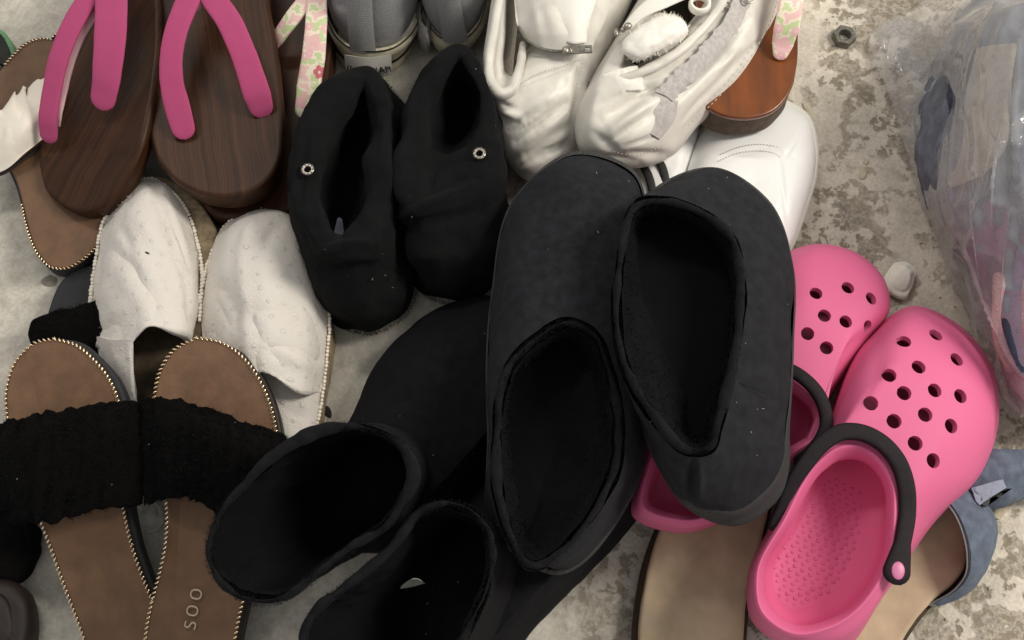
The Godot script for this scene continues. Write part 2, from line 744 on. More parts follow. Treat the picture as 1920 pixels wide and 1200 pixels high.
func make_materials() -> void:
	M.suede_dark = mat(Color(0.10, 0.10, 0.116), 0.95, {"grain": "nap", "tone": "mottle", "scale": 16.0, "depth": 0.45, "spec": 0.3, "sheen": 0.12, "tint": 0.8})
	M.suede = mat(Color(0.16, 0.163, 0.185), 0.95, {"grain": "nap", "tone": "mottle", "scale": 16.0, "depth": 0.45, "spec": 0.35, "sheen": 0.18, "tint": 0.8})
	M.suede_worn = mat(Color(0.12, 0.12, 0.132), 0.95, {"grain": "nap", "tone": "mottle", "scale": 16.0, "depth": 0.5, "spec": 0.3, "sheen": 0.2, "tint": 0.7})
	M.plush = mat(Color(0.135, 0.135, 0.145), 1.0, {"grain": "nap", "tone": "speck", "scale": 24.0, "depth": 1.0, "sheen": 0.25, "tint": 0.8, "spec": 0.2})
	M.plush_fibre = mat(Color(0.10, 0.10, 0.106), 1.0, {"spec": 0.15})
	M.lint = mat(Color(0.62, 0.61, 0.6), 1.0, {"spec": 0.2})
	M.white_fibre = mat(Color(0.97, 0.955, 0.91), 1.0, {"spec": 0.2})
	M.felt = mat(Color(0.14, 0.142, 0.15), 1.0, {"grain": "nap", "tone": "speck", "scale": 14.0, "depth": 0.9, "sheen": 0.45, "tint": 0.8, "spec": 0.25})
	M.black_rubber = mat(Color(0.20, 0.20, 0.205), 0.75, {"grain": "fine", "tone": "soft", "scale": 20.0, "depth": 0.3})
	M.dark_sole = mat(Color(0.17, 0.175, 0.19), 0.7, {"grain": "fine", "tone": "soft", "scale": 20.0, "depth": 0.3})
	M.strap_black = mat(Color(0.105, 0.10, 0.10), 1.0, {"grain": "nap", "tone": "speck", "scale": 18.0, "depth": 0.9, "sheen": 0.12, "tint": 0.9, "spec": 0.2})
	M.tan = mat(Color(0.46, 0.34, 0.245), 0.62, {"grain": "leather", "tone": "soft", "scale": 5.0, "depth": 0.12})
	M.gold = mat(Color(0.93, 0.84, 0.70), 0.22, {"metal": 1.0})
	M.steel = mat(Color(0.66, 0.64, 0.60), 0.34, {"metal": 1.0, "grain": "fine", "scale": 60.0, "depth": 0.2})
	M.dull_steel = mat(Color(0.56, 0.55, 0.52), 0.55, {"metal": 0.7, "grain": "fine", "tone": "mottle", "scale": 40.0, "depth": 0.7})
	M.foil = mat(Color(0.78, 0.72, 0.64), 0.35, {"metal": 0.6})
	M.fleece = relief(mat(Color(0.885, 0.865, 0.84), 0.95, {"scale": 11.0, "sheen": 0.4, "tint": 0.2, "grain": "nap", "depth": 0.2}), "rings", 0.10)
	M.fleece_edge = mat(Color(0.96, 0.93, 0.88), 0.9, {"sheen": 0.3})
	M.jute = relief(mat(Color(0.74, 0.66, 0.54), 0.85, {"tone": "mottle", "scale": 14.0}), "weave", 0.04)
	M.olive = mat(Color(0.36, 0.31, 0.24), 0.85, {"grain": "nap", "tone": "mottle", "scale": 12.0, "depth": 0.4})
	M.wood = mat(Color(0.285, 0.175, 0.105), 0.48, {"uv": true, "tone": "wood", "scale3": Vector3(0.11, 0.05, 1), "spec": 0.36})
	M.wood_side = mat(Color(0.30, 0.23, 0.18), 0.6, {"uv": true, "tone": "wood", "scale3": Vector3(0.07, 0.05, 1)})
	M.lacquer = mat(Color(0.52, 0.275, 0.085), 0.28, {"tone": "mottle", "scale3": Vector3(9, 3, 2), "coat": 0.4, "coat_rough": 0.3})
	M.lacquer_side = mat(Color(0.40, 0.33, 0.27), 0.7, {"tone": "mottle", "grain": "fine", "scale": 14.0, "depth": 0.5})
	M.velvet = mat(Color(0.74, 0.325, 0.50), 0.95, {"grain": "nap", "scale": 26.0, "depth": 0.4, "sheen": 0.5, "tint": 0.6, "spec": 0.2})
	M.pale_pink = mat(Color(0.93, 0.76, 0.79), 0.9, {"grain": "fine", "scale": 30.0, "depth": 0.4})
	M.floral = mat(Color(1, 1, 1), 0.85, {"uv": true, "tone": "flowers", "scale3": Vector3(0.115, 0.115, 1)})
	M.canvas_grey = mat(Color(0.72, 0.72, 0.73), 0.9, {"grain": "fine", "tone": "soft", "scale": 34.0, "depth": 0.5})
	M.web_grey = relief(mat(Color(0.74, 0.74, 0.74), 0.9, {"tone": "soft", "scale": 40.0}), "weave", 0.02)
	M.foxing = mat(Color(0.90, 0.87, 0.76), 0.55, {"grain": "fine", "tone": "soft", "scale": 16.0, "depth": 0.25})
	M.black = mat(Color(0.06, 0.06, 0.062), 0.6)
	M.white_leather = mat(Color(0.915, 0.90, 0.865), 0.42, {"tone": "soft", "scale": 3.0})
	M.white_grey = mat(Color(0.79, 0.77, 0.76), 0.75, {"grain": "fine", "tone": "soft", "scale": 18.0, "depth": 0.5})
	M.white_fluff = mat(Color(0.98, 0.97, 0.94), 1.0, {"grain": "nap", "scale": 20.0, "depth": 0.4})
	M.lining_grey = mat(Color(0.66, 0.63, 0.59), 0.9, {"grain": "nap", "tone": "soft", "scale": 18.0, "depth": 0.6})
	M.white_clean = mat(Color(0.95, 0.95, 0.95), 0.38, {})
	M.white_sole = mat(Color(0.93, 0.92, 0.89), 0.5, {"grain": "fine", "scale": 20.0, "depth": 0.2})
	M.stitch = mat(Color(0.74, 0.72, 0.69), 0.9)
	M.pink = mat(Color(0.84, 0.395, 0.57), 0.62, {"grain": "fine", "scale": 22.0, "depth": 0.06, "spec": 0.45})
	M.pink.subsurf_scatter_enabled = true
	M.pink.subsurf_scatter_strength = 0.05
	M.clog_strap = mat(Color(0.14, 0.115, 0.135), 0.65, {"spec": 0.3, "grain": "fine", "tone": "soft", "scale": 20.0, "depth": 0.15})
	M.rivet = mat(Color(0.80, 0.45, 0.62), 0.4)
	M.insole_tan = mat(Color(0.80, 0.72, 0.60), 0.8, {"tone": "soft", "scale": 3.0})
	M.blue_suede = mat(Color(0.42, 0.47, 0.55), 0.9, {"grain": "nap", "tone": "mottle", "scale": 14.0, "depth": 0.4, "sheen": 0.3})
	M.blue_edge = mat(Color(0.52, 0.52, 0.52), 0.9, {"grain": "nap", "scale": 20.0})
	M.blue_white = mat(Color(0.62, 0.66, 0.73), 0.8, {"grain": "nap", "scale": 20.0})
	M.brown_edge = mat(Color(0.30, 0.22, 0.15), 0.8, {"tone": "mottle", "scale": 12.0})
	M.stone = mat(Color(0.98, 0.965, 0.92), 0.95, {"grain": "nap", "scale": 18.0, "depth": 0.3})
	M.chip = mat(Color(0.84, 0.80, 0.70), 0.9, {"tone": "soft", "scale": 18.0})
	M.paper = mat(Color(0.88, 0.87, 0.83), 0.85, {"tone": "soft", "scale": 10.0})
	M.green = mat(Color(0.42, 0.62, 0.44), 0.6, {"tone": "soft", "scale": 12.0})
	M.green_dark = mat(Color(0.16, 0.17, 0.15), 0.8, {"tone": "mottle", "scale": 12.0})
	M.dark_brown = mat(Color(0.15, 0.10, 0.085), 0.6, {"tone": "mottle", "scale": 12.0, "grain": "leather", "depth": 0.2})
	M.cloth_greyblue = mat(Color(0.49, 0.51, 0.57), 0.95, {"grain": "nap", "tone": "mottle", "scale": 9.0, "depth": 0.4})
	M.cloth_beige = mat(Color(0.68, 0.645, 0.595), 0.95, {"grain": "nap", "tone": "soft", "scale": 9.0, "depth": 0.4})
	M.cloth_navy = mat(Color(0.30, 0.32, 0.42), 0.95, {"grain": "nap", "tone": "mottle", "scale": 9.0, "depth": 0.4})
	M.cloth_pink = mat(Color(0.80, 0.62, 0.62), 0.95, {"grain": "nap", "tone": "soft", "scale": 9.0, "depth": 0.4})
	M.cloth_dusty = mat(Color(0.82, 0.68, 0.68), 0.95, {"grain": "nap", "tone": "soft", "scale": 9.0, "depth": 0.4})
	var film := mat(Color(0.90, 0.90, 0.92, 0.27), 0.07, {})
	film.transparency = BaseMaterial3D.TRANSPARENCY_ALPHA
	M.film = film
	var fl := StandardMaterial3D.new()
	fl.albedo_texture = tex.floor
	fl.roughness = 0.88
	fl.heightmap_enabled = true
	fl.heightmap_texture = tex.floor_relief
	fl.heightmap_scale = 0.12
	M.floor = fl

# ---------------------------------------------------------------- the place
func _ready() -> void:
	var t := deg_to_rad(TILT)
	cam_pos = AIM + Vector3(0, cos(t), sin(t)) * DIST
	var cam := Camera3D.new()
	cam.name = "camera"
	cam.fov = FOV
	cam.near = 0.02
	cam.far = 30.0
	cam.position = cam_pos
	cam.rotation = Vector3(-PI / 2 + t, 0, 0)
	add_child(cam)
	cam.current = true
	var we := WorldEnvironment.new()
	we.name = "environment"
	var e := Environment.new()
	e.background_mode = Environment.BG_COLOR
	e.background_color = Color(1.0, 0.99, 0.975)
	e.background_energy_multiplier = 0.34
	e.tonemap_mode = Environment.TONE_MAPPER_LINEAR
	e.tonemap_exposure = 1.3
	e.sdfgi_enabled = true
	e.ssao_enabled = true
	e.ssil_enabled = true
	we.environment = e
	add_child(we)
	# the ceiling lamp of the room, above the far side of the heap
	var lamp := AreaLight3D.new()
	lamp.name = "ceiling_lamp_light"
	lamp.area_size = Vector2(0.6, 0.3)
	lamp.light_color = Color(1.0, 0.97, 0.915)
	lamp.light_energy = 1.3
	lamp.area_range = 6.0
	lamp.area_attenuation = 2.0
	lamp.shadow_enabled = true
	add_child(lamp)
	lamp.look_at_from_position(Vector3(1.05, 1.12, -0.16), Vector3(0.1, 0, -0.02), Vector3.FORWARD)

	# a second, weaker lamp further back over the other side
	var far_lamp := AreaLight3D.new()
	far_lamp.name = "far_lamp_light"
	far_lamp.area_size = Vector2(0.6, 0.12)
	far_lamp.light_color = Color(1.0, 0.97, 0.92)
	far_lamp.light_energy = 0.5
	far_lamp.area_range = 6.0
	far_lamp.area_attenuation = 2.0
	far_lamp.shadow_enabled = true
	add_child(far_lamp)
	far_lamp.look_at_from_position(Vector3(-0.45, 1.5, -0.85), Vector3(0.1, 0, -0.1), Vector3.FORWARD)

	make_textures()
	make_materials()
	build_floor()
	build_bag()
	build_tan_sandals()
	build_clogs()
	build_brown_sandals_far()
	build_getas()
	build_grey_sneakers()
	build_white_sneakers()
	build_fleece_shoes()
	build_felt_boots()
	build_brown_sandals_near()
	build_boots()
	build_mules()
	build_small_things()

func ground(px: float, py: float) -> Vector3:
	lift = 0.0
	return P(px, py, 0.0)

# ring with three-number points or two-number points at height h
func R(h: float, a: Array) -> PackedVector3Array:
	return at_h(h, a)

func build_floor() -> void:
	org = Vector3.ZERO
	var pm := PlaneMesh.new()
	pm.size = Vector2(6, 6)
	var v := PackedVector3Array()
	var n := PackedVector3Array()
	var uv := PackedVector2Array()
	var idx := PackedInt32Array()
	for c in [Vector2(-3, -3), Vector2(3, -3), Vector2(3, 3), Vector2(-3, 3)]:
		v.append(Vector3(c.x, 0, c.y))
		n.append(Vector3.UP)
		uv.append(Vector2((c.x + 0.44) / 0.88, (c.y + 0.36) / 0.66))
	idx.append_array([0, 1, 2, 0, 2, 3])
	var f := MeshInstance3D.new()
	f.name = "concrete_floor"
	f.mesh = packed(v, n, uv, idx)
	f.material_override = M.floor
	f.set_meta("kind", "structure")
	f.set_meta("label", "worn pale concrete floor with brown pits and flaking paint")
	add_child(f)

# ---------------------------------------------------------------- pink clogs
func clog(o: Node3D, out: Array, front: Array, rim: Array, hb: float, h: Array, bed: Array, holes: Array, inset: Array) -> Array:
	# out: widest outline; inset: two rings between outline and rim; rim: opening; bed: footbed ring
	var base := PackedVector3Array()
	var mid := Vector3.ZERO
	for p in out:
		mid += Vector3(p[0], p[1], 0)
	mid /= out.size()
	var b0 := []
	for p in out:
		b0.append([p[0] + (mid.x - p[0]) * 0.06, p[1] + (mid.y - p[1]) * 0.06])
	var rows := loft([
		R(hb, b0), R(hb + 0.5, out), R(h[0], out), R(h[0] + 0.02, out), R(h[1], inset[0]), R(h[2], inset[1]), R(h[3], rim), ],
		true, 20, 22)
	var from := 2 * 22
	var till := rows.size() - 8
	var shell := skin(rows, true, {"holes": holes, "hole_rows": [from, till]})
	part("upper_shell", shell, M.pink, o)
	# rolled edge of the opening and the inside down to the footbed
	var rim_in := []
	var c2 := Vector2.ZERO
	for p in rim:
		c2 += Vector2(p[0], p[1])
	c2 /= rim.size()
	for p in rim:
		var d := (c2 - Vector2(p[0], p[1]))
		var q := Vector2(p[0], p[1]) + d.normalized() * 13.0
		rim_in.append([q.x, q.y])
	var rim_mid := []
	for i in rim.size():
		rim_mid.append([(rim[i][0] + rim_in[i][0]) / 2.0, (rim[i][1] + rim_in[i][1]) / 2.0])
	var bed_a := P(bed[0][0], bed[0][1], h[4])
	var inner := loft([R(h[3], rim), R(h[3] + 0.16, rim_mid), R(h[3] - 0.02, rim_in), R(h[4] + 1.1, front), R(h[4] + 0.25, bed)], true, 12, 6)
	inner.append_array(cap(inner[inner.size() - 1], P(bed[1][0], bed[1][1], h[4]), P(bed[8][0] * 0.5 + bed[2][0] * 0.5, bed[8][1] * 0.6 + bed[2][1] * 0.4, h[4]), 10, 0.3))
	part("footbed", skin(inner, true, {"flip": true}), M.pink, o)
	# the sole under it
	var sole := loft([R(hb - 0.05, b0), R(hb, b0)], true, 8, 1)
	sole.push_front(sole[0])
	sole[0] = cap(sole[1], P(mid.x, mid.y, hb), P(mid.x, mid.y + 40, hb), 1)[0]
	part("sole", skin(sole, true), M.pink, o)
	return inner

func build_clogs() -> void:
	lift = 0.0
	# the clog half hidden by the black mule
	var o := thing("pink_clog", "pink rubber clog half hidden under the black mule, toe beside the white stone", "clog", ground(1420, 760), "pair of pink rubber clogs")
	var out := [[1535, 461], [1612, 482], [1656, 528], [1666, 575], [1630, 637], [1552, 750], [1490, 850], [1400, 950], [1270, 997], [1187, 965], [1195, 890], [1290, 700], [1370, 560], [1450, 490]]
	var in1 := [[1532, 474], [1600, 497], [1640, 538], [1650, 580], [1618, 637], [1548, 745], [1495, 845], [1402, 945], [1270, 991], [1192, 960], [1200, 888], [1293, 705], [1378, 572], [1455, 505]]
	var in2 := [[1520, 540], [1560, 560], [1592, 590], [1600, 620], [1580, 660], [1543, 745], [1500, 843], [1405, 942], [1270, 986], [1197, 956], [1204, 886], [1296, 710], [1395, 630], [1470, 560]]
	var rim := [[1470, 705], [1490, 712], [1512, 728], [1535, 752], [1545, 785], [1533, 820], [1495, 850], [1405, 935], [1270, 980], [1200, 952], [1208, 884], [1300, 740], [1400, 710], [1440, 703]]
	var front := [[1465, 722], [1480, 728], [1496, 742], [1513, 762], [1520, 788], [1510, 812], [1478, 838], [1395, 920], [1268, 962], [1222, 940], [1232, 884], [1312, 752], [1400, 730], [1438, 720]]
	var bed := [[1450, 700], [1465, 705], [1480, 720], [1490, 745], [1495, 780], [1485, 810], [1460, 830], [1380, 905], [1270, 945], [1232, 930], [1244, 880], [1322, 765], [1395, 720], [1430, 700]]
	var holes := []
	for q in [[833, 238], [967, 212], [1058, 257], [866, 327], [952, 350], [1045, 370], [797, 403], [877, 453]]:
		holes.append([1140 + q[0] / 2.142, 440 + q[1] / 2.142, 0.43])
	clog(o, out, front, rim, 2.6, [4.4, 6.0, 7.1, 7.4, 4.0], bed, holes, [in1, in2])
	var st := band(pts([[1440, 690, 7.9], [1475, 692, 8.1], [1512, 714, 8.2], [1541, 752, 8.1], [1549, 795, 7.9], [1530, 838, 7.6], [1500, 868, 7.3]]), [0.42, 0.42, 0.42, 0.42, 0.4, 0.4, 0.4], [0.26, 0.26, 0.26, 0.26, 0.26, 0.26, 0.26], 8, 16, 2.6)
	part("heel_strap", skin(st, true), M.clog_strap, o)
	# the clog in front
	o = thing("pink_clog", "pink rubber clog in full view, dark grey heel strap folded forward", "clog", ground(1620, 900), "pair of pink rubber clogs")
	out = [[1714, 581], [1795, 617], [1853, 690], [1867, 775], [1835, 885], [1745, 982], [1660, 1108], [1565, 1222], [1478, 1210], [1412, 1158], [1405, 1085], [1456, 972], [1535, 840], [1627, 638]]
	in1 = [[1712, 598], [1785, 634], [1838, 702], [1851, 780], [1818, 882], [1732, 980], [1666, 1096], [1562, 1212], [1479, 1203], [1416, 1154], [1408, 1085], [1459, 972], [1540, 842], [1635, 655]]
	in2 = [[1692, 668], [1740, 692], [1772, 742], [1780, 800], [1758, 878], [1708, 968], [1670, 1085], [1560, 1200], [1479, 1198], [1420, 1152], [1411, 1085], [1462, 974], [1546, 848], [1636, 712]]
	rim = [[1593, 830], [1613, 831], [1637, 843], [1662, 870], [1680, 910], [1684, 960], [1667, 1065], [1558, 1182], [1480, 1192], [1424, 1150], [1414, 1086], [1464, 976], [1538, 857], [1570, 835]]
	front = [[1590, 846], [1608, 848], [1628, 860], [1647, 884], [1658, 918], [1656, 965], [1640, 1055], [1545, 1155], [1485, 1165], [1446, 1132], [1436, 1082], [1480, 988], [1550, 868], [1572, 850]]
	bed = [[1585, 815], [1594, 820], [1603, 832], [1612, 860], [1617, 900], [1614, 960], [1598, 1050], [1528, 1130], [1485, 1140], [1458, 1115], [1450, 1076], [1490, 995], [1554, 868], [1572, 830]]
	holes = []
	for q in [[1188, 430], [1317, 405], [1402, 503], [1250, 533], [1130, 560], [1308, 625], [1414, 645], [1186, 643], [1057, 678], [1273, 725], [1378, 770], [1145, 755], [1238, 838], [1310, 910]]:
		holes.append([1140 + q[0] / 2.142, 440 + q[1] / 2.142, 0.45])
	var bed_rows := clog(o, out, front, rim, 2.9, [5.6, 7.6, 9.0, 9.5, 5.0], bed, holes, [in1, in2])
	st = band(pts([[1452, 985, 8.9], [1470, 945, 9.2], [1487, 905, 9.5], [1512, 868, 9.8], [1542, 832, 10.0], [1580, 810, 10.1], [1617, 812, 10.1], [1655, 832, 10.1], [1683, 865, 10.0], [1698, 908, 9.8], [1701, 960, 9.6], [1692, 1018, 9.8], [1681, 1072, 9.9]]),
		[0.36, 0.38, 0.42, 0.45, 0.48, 0.5, 0.5, 0.5, 0.5, 0.5, 0.48, 0.46, 0.76], [0.27, 0.27, 0.27, 0.27, 0.27, 0.27, 0.27, 0.27, 0.27, 0.27, 0.27, 0.27, 0.3], 8, 22, 3.6)
	var sm := part("heel_strap", skin(st, true), M.clog_strap, o)
	var rv := P(1684, 1070, 10.18)
	part("rivet", lumps([Transform3D(Basis(Vector3(0.0036, 0, 0.001), Vector3(0, 0.0010, 0), Vector3(-0.0012, 0, 0.0050)), rv)], 8, 18), M.rivet, sm)
	# massage nubs of the footbed
	var nubs := []
	rng.seed = 77
	for k in 250:
		var u := float(k % 10) / 9.0
		var w := float(k / 10) / 24.0
		var c := Vector2(1596, 905).lerp(Vector2(1480, 1128), w)
		var across := Vector2(0.86, 0.5)
		var q := c + across * ((u - 0.55) * 150.0 + (6.0 if (k / 10) % 2 else -6.0))
		var away := Vector2((u - 0.5) * 1.9, (w - 0.52) * 1.95).length()
		if away > 1.0:
			continue
		var near := Vector3.ZERO
		var nd := 1e9
		for i in range(bed_rows.size() - 11, bed_rows.size()):
			for p in bed_rows[i]:
				var e := seen_at(p).distance_squared_to(q)
				if e < nd:
					nd = e
					near = p
		if nd < 150.0:
			nubs.append(Transform3D(Basis.from_scale(Vector3(0.0013, 0.0007, 0.0013)), P(q.x, q.y, near.y * 100.0)))
	part("massage_nubs", lumps(nubs, 4, 8), M.pink, o, "stuff")

# ---------------------------------------------------------------- tan sandals under the clogs
func build_tan_sandals() -> void:
	var o := thing("tan_sandal", "tan flat insole of a sandal lying under the pink clog heel and the black mule", "sandal", ground(1300, 1120), "pair of tan footbed sandals")
	var e := R(2.2, [[1240, 985], [1216, 1060], [1203, 1130], [1197, 1210], [1205, 1300], [1290, 1340], [1370, 1310], [1392, 1220], [1402, 1120], [1430, 1010], [1440, 920], [1380, 860], [1290, 880]])
	part("insole", skin(slab(e, [[1340, 950], [1295, 1240]], 0.8, 0.25, 0.15), true, {"bump": [[0.05, 0.3, 3]]}), M.insole_tan, o)
	var s := R(1.5, [[1230, 990], [1206, 1060], [1193, 1130], [1187, 1210], [1195, 1305], [1290, 1350], [1375, 1320], [1398, 1220], [1408, 1120], [1436, 1010], [1446, 920], [1380, 855], [1285, 875]])
	part("sole", skin(slab(s, [[1340, 950], [1295, 1240]], 1.5, 0.2), true), M.brown_edge, o)
	o = thing("tan_sandal", "tan sandal under the front pink clog with a wide blue grey suede strap", "sandal", ground(1720, 1060), "pair of tan footbed sandals")
	e = R(2.2, [[1700, 800], [1790, 870], [1806, 940], [1813, 1010], [1812, 1060], [1788, 1096], [1745, 1132], [1700, 1190], [1650, 1290], [1570, 1300], [1540, 1200], [1560, 1000], [1610, 850]])
	part("insole", skin(slab(e, [[1690, 900], [1620, 1180]], 0.8, 0.25, 0.1), true, {"bump": [[0.06, 0.3, 4]]}), M.insole_tan, o)
	s = R(1.5, [[1700, 795], [1796, 866], [1813, 940], [1820, 1010], [1819, 1064], [1792, 1102], [1748, 1138], [1704, 1196], [1650, 1300], [1565, 1310], [1532, 1200], [1552, 1000], [1605, 845]])
	part("sole", skin(slab(s, [[1690, 900], [1620, 1180]], 1.5, 0.2), true), M.brown_edge, o)
	# strap: a standing band that bulges out and folds at the buckle hole
	var top := pts([[1752, 905, 4.6], [1775, 935, 5.0], [1797, 965, 5.2], [1812, 1000, 5.2], [1820, 1040, 5.0], [1818, 1075, 4.4], [1798, 1104, 3.4], [1745, 1135, 2.0]])
	var bot := pts([[1800, 880, 3.4], [1835, 930, 3.2], [1862, 960, 2.6], [1871, 995, 2.0], [1866, 1030, 1.6], [1850, 1062, 1.3], [1815, 1108, 1.2], [1748, 1138, 1.2]])
	var rows := []
	var mid := PackedVector3Array()
	for i in top.size():
		mid.append(top[i].lerp(bot[i], 0.5) + Vector3(0.003, 0.003, 0.001))
	rows = shell(loft([top, mid, bot], false, 10, 8), 0.16)
	part("strap", skin(rows, false, {"bump": [[0.05, 0.6, 8]]}), M.blue_suede, o)
	part("strap_lining", skin(shell(loft([R(0.0, offs(top, -0.25)), R(0.0, offs(mid, -0.3)), R(0.0, offs(bot, -0.35))], false, 10, 6), 0.05), false), M.blue_edge, o)
	var wide := shell(loft([pts([[1812, 838, 3.0], [1850, 841, 3.4], [1890, 842, 3.4], [1925, 842, 3.0], [1990, 850, 2.0]]), pts([[1805, 872, 3.8], [1845, 880, 4.2], [1890, 884, 4.0], [1935, 880, 3.4], [2000, 880, 2.0]]), pts([[1800, 905, 3.8], [1838, 920, 4.0], [1880, 926, 3.8], [1925, 912, 3.0], [1990, 910, 2.0]]), pts([[1800, 925, 2.4], [1842, 958, 2.4], [1880, 953, 2.2], [1918, 935, 2.0], [1980, 930, 1.4]])], false, 12, 8), 0.18)
	part("strap", skin(wide, false, {"bump": [[0.12, 0.5, 9]], "folds": [[1815, 930, 1852, 968, 6, -0.25]]}), M.blue_suede, o)
	part("buckle_hole", skin(slab(R(4.28, [[1844, 920], [1853, 925], [1855, 938], [1849, 950], [1841, 946], [1840, 932]]), [[1848, 930], [1847, 940]], 0.2, 0.05), true), M.black, o)
	part("torn_fabric", skin(slab(R(4.36, [[1822, 914], [1831, 923], [1840, 928], [1841, 938], [1837, 946], [1830, 940], [1826, 928]]), [[1828, 925], [1834, 940]], 0.14, 0.05, -0.1), true, {"bump": [[0.12, 1.4, 12]]}), M.blue_white, o)

func offs(a: PackedVector3Array, cm: float) -> Array:
	# the same points drawn towards the sandal by cm, as [x, y, h] again
	var o := []
	for p in a:
		var s := seen_at(p)
		o.append([s.x + cm * 30.0, s.y, p.y * 100.0 - 0.05])
	return o

# a sheet given real thickness: the grid, its rounded border, and its underside
func shell(rows: Array, cm: float) -> Array:
	var n: int = rows[0].size()
	var m := rows.size()
	var pos := PackedVector3Array()
	for r in rows:
		pos.append_array(r)
	var nor := normals(pos, m, n, false)
	var s := 0.0
	for v in nor:
		s += v.y
	var k := -cm * 0.01 * (1.0 if s > 0.0 else -1.0)
	var out := []
	# rows are walked over the top, across the end and back beneath; the sides close by drawing both faces together
	for i in m:
		var r := PackedVector3Array()
		for j in n:
			var e := 0.0
			if j == 0 or j == n - 1:
				e = 0.5
			elif j == 1 or j == n - 2:
				e = 0.1
			r.append(pos[i * n + j] + nor[i * n + j] * (k * e))
		out.append(r)
	for i in range(m - 1, -1, -1):
		var r := PackedVector3Array()
		for j in n:
			var e := 1.0
			if j == 0 or j == n - 1:
				e = 0.5
			elif j == 1 or j == n - 2:
				e = 0.9
			r.append(pos[i * n + j] + nor[i * n + j] * (k * e))
		out.append(r)
	out.append(out[0])
	return out

# ---------------------------------------------------------------- wooden getas
func geta_strap(o: Node3D, called: String, path: Array, rw: Array, rh: Array, m: Material, tiltdeg := 0.0, uv := false) -> MeshInstance3D:
	var w2 := []
	var h2 := []
	for k in rw.size():
		w2.append(rw[k] * 1.1)
		h2.append(rh[k] * 0.45)
	var rows := band(pts(path), w2, h2, 10, 26, 3.4, true, tiltdeg)
	return part(called, skin(rows, true, {"bump": [[0.03, 0.7, 14]]}), m, o)

